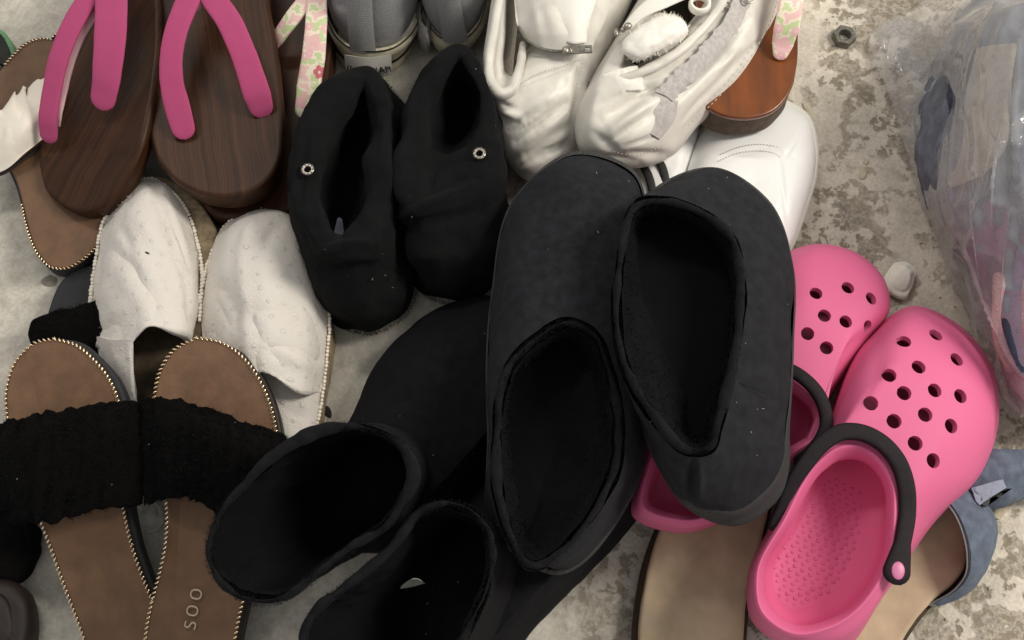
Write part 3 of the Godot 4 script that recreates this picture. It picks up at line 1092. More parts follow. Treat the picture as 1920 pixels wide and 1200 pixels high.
func build_getas() -> void:
	# floral strap, lowest
	var o := thing("wooden_geta", "dark wooden geta with a floral strap, beside the pink strapped geta and under it", "geta", ground(560, 200), "wooden getas with fabric straps")
	var e := R(3.0, [[480, -90], [620, -90], [622, 60], [615, 170], [603, 260], [578, 350], [540, 396], [470, 408], [400, 402], [372, 370], [372, 290], [400, 180], [440, 40]])
	part("board", skin(slab(e, [[545, -20], [490, 330]], 2.6, 0.35, 0.0, 8), true, {"grain": Vector2(-0.15, 0.99), "bump": [[0.03, 0.5, 2]]}), M.wood, o)
	geta_strap(o, "strap", [[600, -60, 5.6], [578, -5, 6.2], [547, 35, 6.0], [522, 70, 5.0], [506, 100, 3.6]], [0.62, 0.6, 0.56, 0.52, 0.3], [0.42, 0.42, 0.42, 0.4, 0.3], M.floral)
	geta_strap(o, "strap", [[590, -60, 5.8], [594, 0, 6.4], [592, 60, 6.2], [586, 120, 5.4], [578, 165, 4.6], [570, 205, 3.9]], [0.66, 0.66, 0.72, 0.78, 0.78, 0.6], [0.45, 0.45, 0.45, 0.45, 0.45, 0.4], M.floral)
	# pink strap, level one
	o = thing("wooden_geta", "round heeled brown wooden geta with two wide pink velvet straps, lying level", "geta", ground(410, 200), "wooden getas with fabric straps")
	e = R(6.2, [[300, -100], [400, -110], [490, -90], [506, 10], [520, 90], [529, 170], [530, 250], [522, 305], [498, 342], [460, 364], [418, 370], [372, 362], [330, 340], [298, 305], [281, 260], [280, 190], [288, 90], [296, 0]])
	part("board", skin(slab(e, [[395, -20], [408, 260]], 2.4, 0.3, 0.18, 8, 0.25), true, {"grain": Vector2(0.2, 0.98), "bump": [[0.03, 0.5, 5]]}), M.wood, o)
	geta_strap(o, "strap", [[378, -50, 8.6], [352, 2, 9.3], [330, 60, 9.3], [321, 110, 8.9], [323, 160, 8.2], [334, 205, 7.4], [343, 240, 6.7]], [0.7, 0.75, 0.72, 0.7, 0.72, 0.78, 0.72], [0.42, 0.42, 0.42, 0.42, 0.42, 0.42, 0.4], M.velvet)
	geta_strap(o, "strap", [[370, -50, 8.6], [402, 0, 9.3], [432, 45, 9.3], [454, 95, 8.9], [470, 140, 8.2], [482, 178, 7.4], [489, 200, 6.7]], [0.7, 0.76, 0.78, 0.78, 0.8, 0.85, 0.75], [0.42, 0.42, 0.42, 0.42, 0.42, 0.42, 0.4], M.velvet)
	geta_strap(o, "toe_thong", [[362, -60, 8.0], [365, -10, 8.8], [368, 12, 8.6], [367, 16, 7.4]], [0.3, 0.34, 0.3, 0.2], [0.3, 0.3, 0.25, 0.2], M.pale_pink)
	# pink strap, tipped over
	o = thing("wooden_geta", "dark wooden geta tipped on its side with a pink velvet strap lined pale pink", "geta", ground(190, 200), "wooden getas with fabric straps")
	var rim := pts([[190, -110, 4.6], [270, -100, 7.2], [300, -10, 7.2], [301, 70, 7.2], [295, 140, 7.2], [286, 200, 7.0], [268, 275, 6.6], [244, 330, 5.8], [205, 378, 4.8], [160, 396, 4.0], [118, 384, 3.4], [84, 352, 3.2], [73, 310, 3.2], [76, 250, 3.2], [88, 180, 3.4], [112, 100, 3.6], [150, 0, 4.0]])
	part("board", skin(slab(rim, [[225, -40], [165, 300]], 2.2, 0.35, 0.0, 8, 0.2), true, {"grain": Vector2(-0.32, 0.95), "bump": [[0.03, 0.5, 6]], "folds": [[140, 340, 185, 285, 9, 0.16], [185, 285, 203, 195, 9, 0.16], [178, 300, 262, 262, 9, 0.1], [215, 200, 250, 60, 34, -0.5]]}), M.wood, o)
	geta_strap(o, "strap", [[192, -50, 7.8], [158, 8, 8.2], [128, 62, 8.0], [108, 118, 7.4], [97, 175, 6.4], [90, 225, 5.4], [91, 252, 4.6]], [0.68, 0.7, 0.68, 0.64, 0.62, 0.64, 0.6], [0.42, 0.42, 0.42, 0.42, 0.42, 0.42, 0.4], M.velvet)
	geta_strap(o, "strap_lining", [[196, -30, 7.1], [176, 22, 7.5], [149, 70, 7.3], [130, 122, 6.7], [119, 170, 5.9], [110, 222, 4.9], [110, 234, 4.4]], [0.38, 0.4, 0.36, 0.3, 0.26, 0.2, 0.12], [0.3, 0.3, 0.3, 0.3, 0.3, 0.26, 0.2], M.pale_pink)
	geta_strap(o, "strap", [[208, -60, 7.9], [209, 0, 8.6], [207, 60, 8.6], [203, 110, 8.2], [199, 150, 7.6], [194, 182, 6.9]], [0.95, 1.0, 1.0, 0.96, 0.9, 0.85], [0.42, 0.42, 0.42, 0.42, 0.42, 0.4], M.velvet)
	# orange lacquered one, propped on the white shoe
	o = thing("wooden_geta", "orange brown lacquered geta end with a pale floral strap, propped on the white leather shoe", "geta", ground(1420, 120), "wooden getas with fabric straps")
	e = R(7.2, [[1300, -120], [1400, -130], [1500, -110], [1499, -20], [1497, 60], [1494, 125], [1478, 178], [1446, 210], [1400, 221], [1350, 213], [1316, 192], [1306, 130], [1303, 0]])
	part("board", skin(slab(e, [[1400, -40], [1402, 130]], 0.5, 0.15, 0.1, 8), true, {"grain": Vector2(-0.1, 0.99)}), M.lacquer, o)
	var lo := R(6.72, [[1300, -120], [1400, -130], [1500, -110], [1499, -20], [1497, 60], [1494, 125], [1478, 178], [1446, 210], [1400, 221], [1350, 213], [1316, 192], [1306, 130], [1303, 0]])
	part("side", skin(slab(lo, [[1400, -40], [1402, 130]], 2.3, 0.12, 0.0, 8, -0.1), true, {"bump": [[0.08, 0.4, 33]]}), M.lacquer_side, o)
	geta_strap(o, "strap", [[1492, -70, 9.6], [1487, -20, 10.0], [1481, 20, 9.6], [1474, 55, 8.8], [1467, 85, 7.9], [1464, 98, 7.6]], [0.7, 0.72, 0.75, 0.78, 0.66, 0.5], [0.45, 0.45, 0.45, 0.45, 0.4, 0.35], M.floral)

# ---------------------------------------------------------------- brown sandals with metal chain edge
func build_brown_sandals_far() -> void:
	# the one under: grey sole and furry strap
	var u := thing("black_strap_sandal", "dark grey sandal sole with a black fuzzy strap, poking out beside the white fleece shoe", "sandal", ground(130, 590))
	var e := R(1.6, [[120, 520], [180, 495], [230, 520], [240, 620], [210, 700], [130, 690], [85, 640], [92, 575]])
	part("sole", skin(slab(e, [[170, 560], [160, 640]], 1.5, 0.2), true), M.dark_sole, u)
	var st := loft([pts([[60, 650, 1.7], [52, 625, 2.2], [62, 600, 2.6], [90, 588, 2.8], [110, 580, 2.8]]), pts([[85, 660, 2.6], [88, 630, 3.4], [100, 606, 3.6], [125, 592, 3.6], [145, 572, 3.4]]), pts([[190, 690, 2.6], [200, 640, 3.6], [205, 600, 3.8], [210, 570, 3.6], [215, 545, 3.2]])], false, 8, 8)
	var sr := shell(st, 0.3)
	var sp := part("strap", skin(sr, false, {"bump": [[0.12, 1.2, 4]]}), M.strap_black, u)
	part("nap", fibres(st, 1800, 0.35, 0.03, 5), M.plush_fibre, sp, "stuff")
	# chain edged
	var o := thing("chain_trim_sandal", "upturned tan sandal with metal chain edging and a torn white fabric strap", "sandal", ground(90, 320), "tan sandals with chain edging")
	var out := [[-30, 190], [5, 125], [28, 100], [52, 80], [78, 72], [110, 80], [150, 140], [190, 300], [205, 410], [190, 448], [158, 482], [122, 502], [98, 500], [74, 478], [56, 440], [44, 390], [28, 335], [0, 290], [-30, 250]]
	var s := R(2.5, out)
	part("insole", skin(slab(s, [[50, 150], [120, 430]], 0.5, 0.12, 0.1), true), M.tan, o)
	var so := []
	for p in out:
		so.append([p[0] * 1.03 - 4.0, p[1] + (5 if p[1] > 300 else -3)])
	part("sole", skin(slab(R(2.02, so), [[50, 150], [120, 430]], 1.4, 0.2), true), M.dark_sole, o)
	var cp := R(2.58, [[10, 120], [28, 100], [52, 80], [78, 72], [96, 73]])
	part("chain", chain(cp, false, 0.27, 0.34, 0.13), M.gold, o, "stuff")
	cp = R(2.58, [[40, 385], [52, 435], [72, 478], [97, 501], [122, 503], [158, 484], [190, 450], [203, 420]])
	part("chain", chain(cp, false, 0.27, 0.32, 0.12), M.gold, o, "stuff")
	# torn white strap, crumpled sheet with ragged upper edge
	var w := loft([pts([[-40, 330, 2.8], [10, 318, 3.2], [45, 290, 3.6], [80, 262, 3.4], [100, 250, 3.2]]), pts([[-40, 270, 3.8], [10, 262, 4.6], [45, 240, 5.0], [80, 215, 4.6], [110, 200, 4.2]]), pts([[-40, 215, 3.6], [0, 200, 4.4], [32, 190, 4.6], [75, 165, 4.4], [112, 150, 4.2]]), pts([[-40, 210, 3.0], [0, 199, 3.6], [33, 178, 3.9], [68, 152, 3.8], [112, 130, 3.8]])], false, 10, 8)
	for j in w[0].size():
		var k: float = 0.004 * sin(j * 0.9) + 0.005 * sin(j * 0.37 + 1.0)
		for i in w.size():
			var f: float = float(i) / (w.size() - 1)
			w[i][j] += Vector3(0.25, 0, -1) * k * f * f
	var wr := shell(w, 0.12)
	part("torn_strap", skin(wr, false, {"bump": [[0.22, 0.25, 4]], "folds": [[45, 150, 70, 175, 8, -0.2], [60, 165, 72, 150, 6, 0.15]]}), M.fleece_edge, o)
	part("dark_edge", skin(band(pts([[-40, 335, 2.7], [5, 325, 2.7], [42, 300, 2.7], [78, 272, 2.7]]), [0.14, 0.14, 0.14, 0.14], [0.1, 0.1, 0.1, 0.1], 8, 8), true), M.dark_brown, o)
	# a little of its pair behind the pink strap
	o = thing("chain_trim_sandal", "small corner of a mauve brown chain edged sole peeking out behind the pink strap", "sandal", ground(120, 75))
	var c := [[92, 76], [110, 58], [128, 46], [160, 40], [190, 70], [180, 120], [120, 110]]
	part("insole", skin(slab(R(1.5, c), [[130, 80], [160, 80]], 1.4, 0.15), true), M.dark_brown, o)
	part("chain", chain(R(1.56, [[94, 74], [110, 59], [128, 47], [145, 43]]), false, 0.27, 0.34, 0.13), M.gold, o, "stuff")

func build_brown_sandals_near() -> void:
	var o := thing("chain_trim_sandal", "tan chain edged sandal with black furry strap and a plain insole without letters", "sandal", ground(150, 900), "tan sandals with chain edging")
	var out := pts([[104, 636, 6.2], [142, 647, 6.2], [176, 675, 6.2], [205, 712, 6.1], [222, 752, 6.0], [234, 830, 5.4], [232, 950, 4.4], [245, 1015, 3.9], [269, 1085, 3.4], [290, 1140, 3.0], [300, 1230, 2.4], [250, 1330, 2.0], [185, 1290, 2.2], [157, 1197, 2.8], [124, 1108, 3.4], [82, 990, 4.2], [40, 880, 5.0], [14, 790, 5.7], [12, 730, 6.0], [31, 675, 6.1], [66, 643, 6.2]])
	var spine := [[118, 720], [215, 1220]]
	part("insole", skin(slab(out, spine, 0.5, 0.12, 0.1), true), M.tan, o)
	var so := PackedVector3Array()
	for p in out:
		var s := seen_at(p)
		var grow := Vector2(14, -4) if s.x > 125 and s.y < 1160 else Vector2(-2, 0)
		so.append(P(s.x + grow.x, s.y + grow.y, p.y * 100.0 - 0.45))
	part("sole", skin(slab(so, spine, 1.4, 0.2), true), M.dark_sole, o)
	var cp := PackedVector3Array(out)
	for i in cp.size():
		cp[i] += Vector3(0, 0.0006, 0)
	cp.append(cp[0])
	part("chain", chain(cp, false, 0.30, 0.36, 0.15), M.gold, o, "stuff")
	furry_strap(o, [[[-30, 795, 5.2], [30, 786, 6.4], [100, 772, 7.6], [180, 756, 7.8], [262, 748, 6.6]], [[-40, 840, 6.4], [30, 835, 7.8], [100, 820, 8.8], [180, 810, 8.8], [270, 800, 7.4]], [[-40, 910, 6.4], [20, 912, 7.6], [100, 900, 8.4], [185, 880, 8.2], [272, 870, 6.8]], [[-40, 960, 5.4], [28, 977, 6.2], [90, 980, 6.8], [170, 962, 6.8], [268, 943, 5.6]]], 6)
	# second
	o = thing("chain_trim_sandal", "tan chain edged sandal with silver letters on its insole and black furry strap", "sandal", ground(380, 900), "tan sandals with chain edging")
	out = pts([[370, 634, 6.6], [415, 642, 6.6], [455, 670, 6.6], [485, 710, 6.5], [505, 755, 6.4], [518, 810, 6.2], [520, 900, 5.6], [492, 1030, 4.8], [455, 1130, 4.2], [441, 1197, 3.8], [425, 1300, 3.2], [350, 1360, 2.8], [280, 1300, 3.2], [274, 1190, 3.9], [285, 1130, 4.3], [297, 1085, 4.6], [310, 1025, 5.0], [313, 950, 5.4], [297, 850, 6.0], [290, 745, 6.5], [301, 695, 6.6], [326, 657, 6.6]])
	spine = [[400, 730], [355, 1240]]
	var ins := slab(out, spine, 0.5, 0.12, 0.06)
	part("insole", skin(ins, true), M.tan, o)
	so = PackedVector3Array()
	for p in out:
		var s := seen_at(p)
		var grow := Vector2(10, -2) if s.x > 420 else Vector2(0, 0)
		so.append(P(s.x + grow.x, s.y + grow.y, p.y * 100.0 - 0.45))
	part("sole", skin(slab(so, spine, 1.3, 0.2), true), M.dark_brown, o)
	cp = PackedVector3Array(out)
	for i in cp.size():
		cp[i] += Vector3(0, 0.0006, 0)
	cp.append(cp[0])
	part("chain", chain(cp, false, 0.30, 0.36, 0.15), M.gold, o, "stuff")
	furry_strap(o, [[[258, 752, 6.6], [300, 748, 7.8], [380, 760, 8.6], [460, 790, 8.2], [540, 812, 6.4]], [[262, 800, 7.4], [310, 800, 8.8], [390, 812, 9.6], [465, 840, 9.2], [548, 860, 7.0]], [[266, 870, 7.0], [320, 868, 8.4], [390, 872, 9.0], [460, 905, 8.6], [540, 940, 6.8]], [[268, 950, 5.8], [325, 936, 6.8], [372, 938, 7.2], [415, 975, 7.4], [500, 1030, 5.8]]], 7)
	# silver letters, read towards the toe
	var f := SystemFont.new()
	f.font_names = PackedStringArray(["Droid Sans"])
	var tops := [[357, 1172, "S"], [361, 1145, "O"], [368, 1114, "O"]]
	for q in tops:
		var tm := TextMesh.new()
		tm.text = q[2]
		tm.font = f
		tm.font_size = 48
		tm.pixel_size = 0.00021
		tm.depth = 0.0004
		var a := P(q[0], q[1], 4.3)
		var plane_y: float = 0.0428 + (1145.0 - q[1]) * 0.000054
		a = P(q[0], q[1], plane_y * 100.0)
		var along := (P(372, 1095, 4.75) - P(352, 1190, 4.1)).normalized()
		var up := (Vector3.UP - along * along.y).normalized()
		var ly := up.cross(along).normalized()
		var mi := part("letter", tm, M.foil, o)
		mi.transform = Transform3D(Basis(along, ly, up), a - org)

func furry_strap(o: Node3D, ctrl: Array, sd: int) -> void:
	var rows := []
	for c in ctrl:
		rows.append(pts(c))
	var g := loft(rows, false, 12, 12)
	# gathers that run across the band, and an uneven edge
	var n: int = g[0].size()
	noise.seed = sd + 60
	noise.frequency = 0.5
	noise.fractal_octaves = 3
	for i in g.size():
		for j in n:
			var f := float(i) / (g.size() - 1)
			var k := noise.get_noise_2d(j * 0.45 + f * 1.5, f * 1.4)
			g[i][j] += Vector3(0, k * 0.0018, noise.get_noise_2d(j * 0.5, 40.0) * 0.003 * absf(f - 0.5) * 2.0)
	var sp := part("strap", skin(shell(g, 0.3), false, {"bump": [[0.10, 1.0, sd], [0.2, 0.25, sd + 40]]}), M.strap_black, o)
	part("lint", lint(g, 5, sd + 5), M.lint, sp, "stuff")
	part("nap", fibres(g, 7000, 0.42, 0.032, sd), M.plush_fibre, sp, "stuff")

# ---------------------------------------------------------------- grey canvas high tops
func heel(o: Node3D, dx: float, rows3: Array, web: Array, upper: Array) -> void:
	pass

func build_grey_sneakers() -> void:
	var o := thing("grey_sneaker", "grey canvas sneaker seen from its heel, cream rubber band with a printed tag", "sneaker", ground(700, 60), "pair of grey canvas sneakers")
	var r0 := [[700, -250], [780, -200], [796, -90], [796, -10], [785, 50], [768, 100], [740, 132], [700, 144], [660, 138], [634, 112], [617, 62], [606, -10], [606, -90], [622, -200]]
	var r1 := [[700, -262], [784, -212], [799, -95], [799, -20], [789, 32], [770, 68], [742, 90], [700, 99], [658, 93], [632, 74], [612, 38], [603, -20], [603, -95], [618, -212]]
	part("rubber_band", skin(loft([R(0.0, r0), R(0.3, r0), R(1.4, mixed(r0, r1, 0.42)), R(1.5, mixed(r0, r1, 0.46)), R(1.75, mixed(r0, r1, 0.54)), R(3.2, r1), R(3.25, mixed(r1, [[700, -60]], 0.05))], true, 8, 4), true), M.foxing, o)
	part("black_stripe", skin(loft([R(1.15, grown(mixed(r0, r1, 0.36), 1.007)), R(1.42, grown(mixed(r0, r1, 0.44), 1.010)), R(1.7, grown(mixed(r0, r1, 0.52), 1.007))], true, 8, 3), true), M.black, o)
	part("binding", skin(loft([R(3.1, grown(r1, 0.99)), R(3.35, grown(r1, 0.995)), R(3.6, grown(r1, 0.975))], true, 8, 3), true), M.dark_sole, o)
	var c1 := [[700, -240], [772, -200], [790, -100], [790, -25], [780, 22], [760, 58], [735, 80], [700, 88], [665, 83], [640, 64], [620, 28], [612, -25], [612, -100], [628, -200]]
	var c2 := [[700, -240], [765, -205], [788, -120], [792, -55], [784, -10], [764, 25], [736, 44], [700, 50], [662, 46], [634, 30], [614, -5], [608, -55], [612, -120], [634, -205]]
	var c3 := [[700, -240], [755, -210], [772, -140], [776, -90], [770, -52], [755, -25], [732, -10], [700, -5], [668, -8], [644, -22], [628, -48], [622, -90], [626, -140], [644, -210]]
	var c4 := [[700, -240], [748, -212], [762, -150], [765, -110], [760, -75], [746, -52], [728, -40], [700, -36], [672, -40], [654, -50], [640, -72], [634, -110], [638, -150], [652, -212]]
	part("canvas_upper", skin(loft([R(3.2, c1), R(5.4, c2), R(8.2, c3), R(10.0, c4), R(10.2, grown(c4, 0.9)), R(8.0, grown(c3, 0.8)), R(4.0, grown(c1, 0.6))], true, 8, 8), true, {"bump": [[0.08, 0.3, 2]], "folds": [[625, 5, 648, 12, 6, -0.2]]}), M.canvas_grey, o)
	part("heel_webbing", skin(shell(loft([pts([[655, 95, 3.25], [678, 100, 3.3], [705, 97, 3.3]]), pts([[652, 55, 5.5], [676, 58, 5.6], [701, 57, 5.55]]), pts([[650, 2, 8.25], [672, 3, 8.35], [698, 2, 8.35]]), pts([[650, -34, 10.1], [674, -34, 10.2], [698, -34, 10.2]])], false, 6, 6), 0.1), false), M.web_grey, o)
	var tag := loft([pts([[645, 101, 2.9], [690, 106, 2.9], [734, 100, 2.9]]), pts([[648, 120, 1.9], [690, 128, 1.9], [735, 121, 1.9]]), pts([[650, 138, 0.9], [690, 148, 0.9], [737, 138, 0.9]])], false, 6, 6)
	for r in tag:
		for j in r.size():
			r[j] += Vector3(0, 0.0008, 0.0014)
	var tp := part("printed_tag", skin(shell(tag, 0.06), false), M.white_sole, o)
	var f := SystemFont.new()
	f.font_names = PackedStringArray(["Droid Sans"])
	for q in [["Il", 655, 124, 1.7, 0.4], ["'Ah", 720, 127, 1.7, -0.25]]:
		var tm := TextMesh.new()
		tm.text = q[0]
		tm.font = f
		tm.font_size = 40
		tm.pixel_size = 0.00021
		tm.depth = 0.0006
		var mi := part("letters", tm, M.black, tp)
		mi.transform = Transform3D(Basis(Vector3.UP, -q[4]) * Basis(Vector3.RIGHT, deg_to_rad(-35)), P(q[1], q[2], q[3]) + Vector3(0, 0.001, 0.0025) - org)
	# its pair, half behind the black felt boot
	o = thing("grey_sneaker", "grey canvas sneaker with its cream rubber band mostly behind the black felt boot", "sneaker", ground(850, 40), "pair of grey canvas sneakers")
	var q0 := []
	var q1 := []
	var k1 := []
	var k2 := []
	var k3 := []
	var k4 := []
	for p in r0:
		q0.append([852 + (p[0] - 700) * 0.62, p[1] * 0.9 - 24])
	for p in r1:
		q1.append([852 + (p[0] - 700) * 0.65, p[1] * 0.9 - 12])
	for p in c1:
		k1.append([852 + (p[0] - 700) * 0.68, p[1] * 0.9 - 8])
	for p in c2:
		k2.append([850 + (p[0] - 700) * 0.72, p[1] * 0.9 - 8])
	for p in c3:
		k3.append([846 + (p[0] - 700) * 0.72, p[1] * 0.9 - 8])
	for p in c4:
		k4.append([845 + (p[0] - 700) * 0.72, p[1] * 0.9 - 8])
	part("rubber_band", skin(loft([R(0.0, q0), R(0.3, q0), R(3.2, q1), R(3.25, grown(q1, 0.95))], true, 8, 5), true), M.foxing, o)
	part("binding", skin(loft([R(3.1, grown(q1, 0.99)), R(3.35, grown(q1, 0.995)), R(3.6, grown(q1, 0.975))], true, 8, 3), true), M.dark_sole, o)
	part("canvas_upper", skin(loft([R(3.2, k1), R(5.4, k2), R(8.2, k3), R(10.0, k4), R(10.2, grown(k4, 0.9)), R(8.0, grown(k3, 0.8)), R(4.0, grown(k1, 0.6))], true, 8, 8), true, {"bump": [[0.08, 0.3, 3]]}), M.canvas_grey, o)
	part("heel_webbing", skin(shell(loft([pts([[830, 78, 3.35], [850, 80, 3.4], [877, 77, 3.35]]), pts([[824, 40, 5.5], [845, 41, 5.6], [870, 39, 5.55]]), pts([[816, -9, 8.25], [838, -8, 8.4], [862, -9, 8.35]]), pts([[814, -38, 10.1], [838, -38, 10.2], [860, -38, 10.2]])], false, 6, 6), 0.1), false), M.web_grey, o)
	part("white_side", skin(loft([R(1.0, [[770, -30], [800, -30], [808, 60], [802, 100], [790, 90], [782, 40]]), R(3.6, [[765, -40], [796, -40], [806, 40], [800, 70], [792, 60], [782, 10]]), R(4.0, [[775, -40], [790, -40], [800, 30], [798, 50], [794, 45], [788, 10]])], true, 8, 5), true), M.white_grey, o)
	org = Vector3.ZERO

func mixed(a: Array, b: Array, k: float) -> Array:
	var o := []
	for i in a.size():
		var q: Array = b[i % b.size()]
		o.append([lerpf(a[i][0], q[0], k), lerpf(a[i][1], q[1], k)])
	return o

func grown(a: Array, k: float) -> Array:
	var c := Vector2.ZERO
	for p in a:
		c += Vector2(p[0], p[1])
	c /= a.size()
	var o := []
	for p in a:
		o.append([c.x + (p[0] - c.x) * k, c.y + (p[1] - c.y) * k])
	return o

# ---------------------------------------------------------------- worn white sneakers
func build_white_sneakers() -> void:
	# clean leather toe under the lacquered geta
	var o := thing("white_sneaker", "clean white leather sneaker toe with stitched lines, under the orange brown geta", "sneaker", ground(1420, 330))
	var a := [[1400, 190], [1470, 190], [1512, 215], [1531, 270], [1529, 330], [1510, 395], [1480, 470], [1420, 540], [1340, 520], [1290, 420], [1283, 320], [1320, 240]]
	part("sole", skin(loft([R(0.0, grown(a, 0.97)), R(0.4, a), R(1.5, a), R(1.6, grown(a, 0.97))], true, 8, 4), true), M.white_sole, o)
	var up := loft([R(1.4, grown(a, 0.985)), R(2.2, grown(a, 0.975)), R(3.1, grown(a, 0.90)), R(3.7, grown(a, 0.76)), R(4.1, grown(a, 0.5)), R(4.2, grown(a, 0.2))], true, 10, 10)
	up.append_array(cap(up[up.size() - 1], P(1406, 350, 4.2), P(1408, 370, 4.2), 3))
	part("upper", skin(up, true, {"bump": [[0.08, 0.12, 5, 1]], "folds": [[1300, 330, 1345, 320, 5, -0.15], [1330, 360, 1420, 345, 8, -0.15], [1350, 300, 1440, 275, 4, -0.1], [1440, 275, 1500, 300, 4, -0.1], [1460, 290, 1478, 420, 4, -0.1], [1500, 250, 1470, 300, 3, -0.08], [1330, 330, 1420, 330, 30, 0.15]]}), M.white_clean, o)
	for st in [[[1345, 303, 4.1], [1380, 288, 4.2], [1420, 283, 4.2], [1455, 290, 4.1], [1478, 320, 3.85], [1486, 365, 3.75]], [[1350, 290, 4.05], [1385, 276, 4.15], [1425, 271, 4.15], [1465, 280, 4.0], [1492, 312, 3.6]], [[1462, 282, 4.0], [1480, 262, 3.7], [1506, 245, 3.1]]]:
		part("stitching", stitches(pts(st)), M.stitch, o, "stuff")
	# striped side of another white shoe
	o = thing("white_sneaker", "white sneaker side with two black stripes wedged between the worn sneaker and the black mule", "sneaker", ground(1250, 300))
	var b := [[1250, 190], [1300, 190], [1312, 240], [1300, 290], [1285, 340], [1270, 400], [1225, 420], [1185, 390], [1180, 320], [1200, 250]]
	part("upper", skin(loft([R(0.0, grown(b, 0.98)), R(1.2, b), R(2.4, grown(b, 0.9)), R(3.2, grown(b, 0.6)), R(3.4, grown(b, 0.002))], true, 8, 8), true, {"bump": [[0.08, 0.25, 7]]}), M.white_clean, o)
	for st in [[[1222, 285, 3.5], [1240, 310, 3.5], [1249, 345, 3.3], [1250, 380, 3.0]], [[1198, 300, 3.3], [1214, 325, 3.4], [1223, 355, 3.3], [1226, 390, 3.0]]]:
		part("stripe", skin(band(pts(st), [0.26, 0.3, 0.3, 0.28], [0.1, 0.1, 0.1, 0.1], 6, 12, 3.0), true), M.black, o)
	# left worn one
	o = thing("white_sneaker", "worn cream white sneaker with deep folds at its heel and a metal zip pull", "sneaker", ground(1030, 160), "pair of worn white zip sneakers")
	var s0 := [[1030, -180], [1130, -160], [1185, -60], [1160, 60], [1115, 180], [1085, 285], [1045, 335], [990, 338], [958, 312], [937, 255], [925, 160], [925, 60], [935, -60], [960, -150]]
	var s1 := [[1030, -185], [1135, -165], [1192, -60], [1165, 55], [1118, 172], [1087, 270], [1045, 322], [990, 326], [952, 298], [930, 240], [915, 160], [915, 60], [930, -60], [958, -150]]
	var s2 := [[1030, -185], [1130, -165], [1185, -60], [1155, 50], [1108, 150], [1072, 218], [1030, 248], [985, 252], [945, 228], [918, 185], [906, 130], [915, 50], [935, -60], [960, -150]]
	var s3 := [[1030, -170], [1110, -150], [1160, -60], [1132, 40], [1085, 115], [1045, 148], [1010, 160], [980, 172], [955, 184], [930, 172], [916, 132], [922, 60], [940, -60], [965, -140]]
	var s4 := [[1030, -150], [1080, -130], [1110, -60], [1090, 30], [1055, 85], [1025, 112], [1000, 125], [978, 140], [955, 158], [940, 152], [932, 128], [938, 65], [950, -50], [970, -120]]
	var s5 := [[1030, -120], [1060, -100], [1075, -50], [1060, 20], [1030, 60], [1005, 85], [985, 100], [970, 120], [957, 138], [950, 134], [946, 122], [950, 70], [958, -30], [980, -90]]
	part("upper", skin(loft([R(0.2, s0), R(2.0, s0), R(4.2, s1), R(6.8, s2), R(8.2, s3), R(8.3, s4), R(6.8, s5), R(4.5, grown(s5, 0.9))], true, 12, 12), true,
		{"bump": [[0.14, 0.12, 6, 1]], "folds": [[966, 266, 1062, 192, 6, -0.45], [955, 240, 1022, 196, 5, -0.35], [985, 292, 1070, 232, 6, -0.4], [975, 310, 1060, 272, 5, -0.3], [940, 205, 975, 222, 7, 0.35], [980, 222, 1050, 168, 8, 0.3], [990, 262, 1060, 210, 7, 0.25], [1000, 248, 1062, 200, 3, -0.2], [962, 250, 1000, 225, 3, -0.2], [1010, 300, 1068, 262, 3, -0.2], [935, 190, 965, 205, 3, -0.2], [1040, 180, 1062, 150, 3, -0.15], [970, 160, 1090, 112, 6, -0.2], [1090, 120, 1070, 270, 6, -0.25], [1102, 110, 1080, 270, 5, 0.2], [960, 300, 1060, 270, 7, -0.25]]}), M.white_leather, o)
	for st in [[[1092, 118, 8.5], [1080, 170, 7.8], [1072, 215, 7.0], [1078, 265, 5.4]], [[975, 158, 8.5], [1010, 138, 8.6], [1050, 126, 8.6], [1090, 112, 8.6]], [[940, 232, 6.2], [958, 285, 4.9], [985, 312, 4.4], [1030, 312, 4.4], [1066, 286, 4.9]]]:
		part("stitching", stitches(pts(st)), M.stitch, o, "stuff")
	part("heel_patch", skin(shell(loft([pts([[926, 215, 6.2], [938, 222, 6.6], [950, 232, 6.8]]), pts([[932, 255, 5.0], [948, 262, 5.6], [966, 270, 5.9]]), pts([[946, 288, 4.2], [962, 290, 4.8], [980, 292, 5.2]])], false, 6, 8), 0.1), false, {"bump": [[0.06, 0.6, 3]]}), M.white_grey, o)
	part("collar", skin(band(pts([[950, -80, 8.6], [938, -10, 8.9], [926, 60, 9.0], [917, 120, 8.8], [922, 158, 8.6], [940, 176, 8.5], [958, 170, 8.5], [968, 148, 8.6], [977, 115, 8.3], [980, 85, 7.6]]), [0.36, 0.36, 0.36, 0.38, 0.4, 0.4, 0.38, 0.36, 0.3, 0.25], [0.42, 0.42, 0.42, 0.45, 0.45, 0.45, 0.42, 0.4, 0.35, 0.3], 8, 14), true, {"bump": [[0.06, 0.5, 3]]}), M.white_leather, o)
	part("inside_lining", skin(shell(loft([pts([[935, -60, 8.0], [960, -60, 8.2], [985, -60, 8.4]]), pts([[932, 30, 7.6], [950, 30, 7.2], [972, 30, 8.2]]), pts([[928, 100, 7.4], [945, 100, 6.8], [964, 95, 8.0]]), pts([[930, 150, 7.6], [945, 155, 7.2], [960, 145, 7.8]])], false, 6, 6), 0.1), false), M.lining_grey, o)
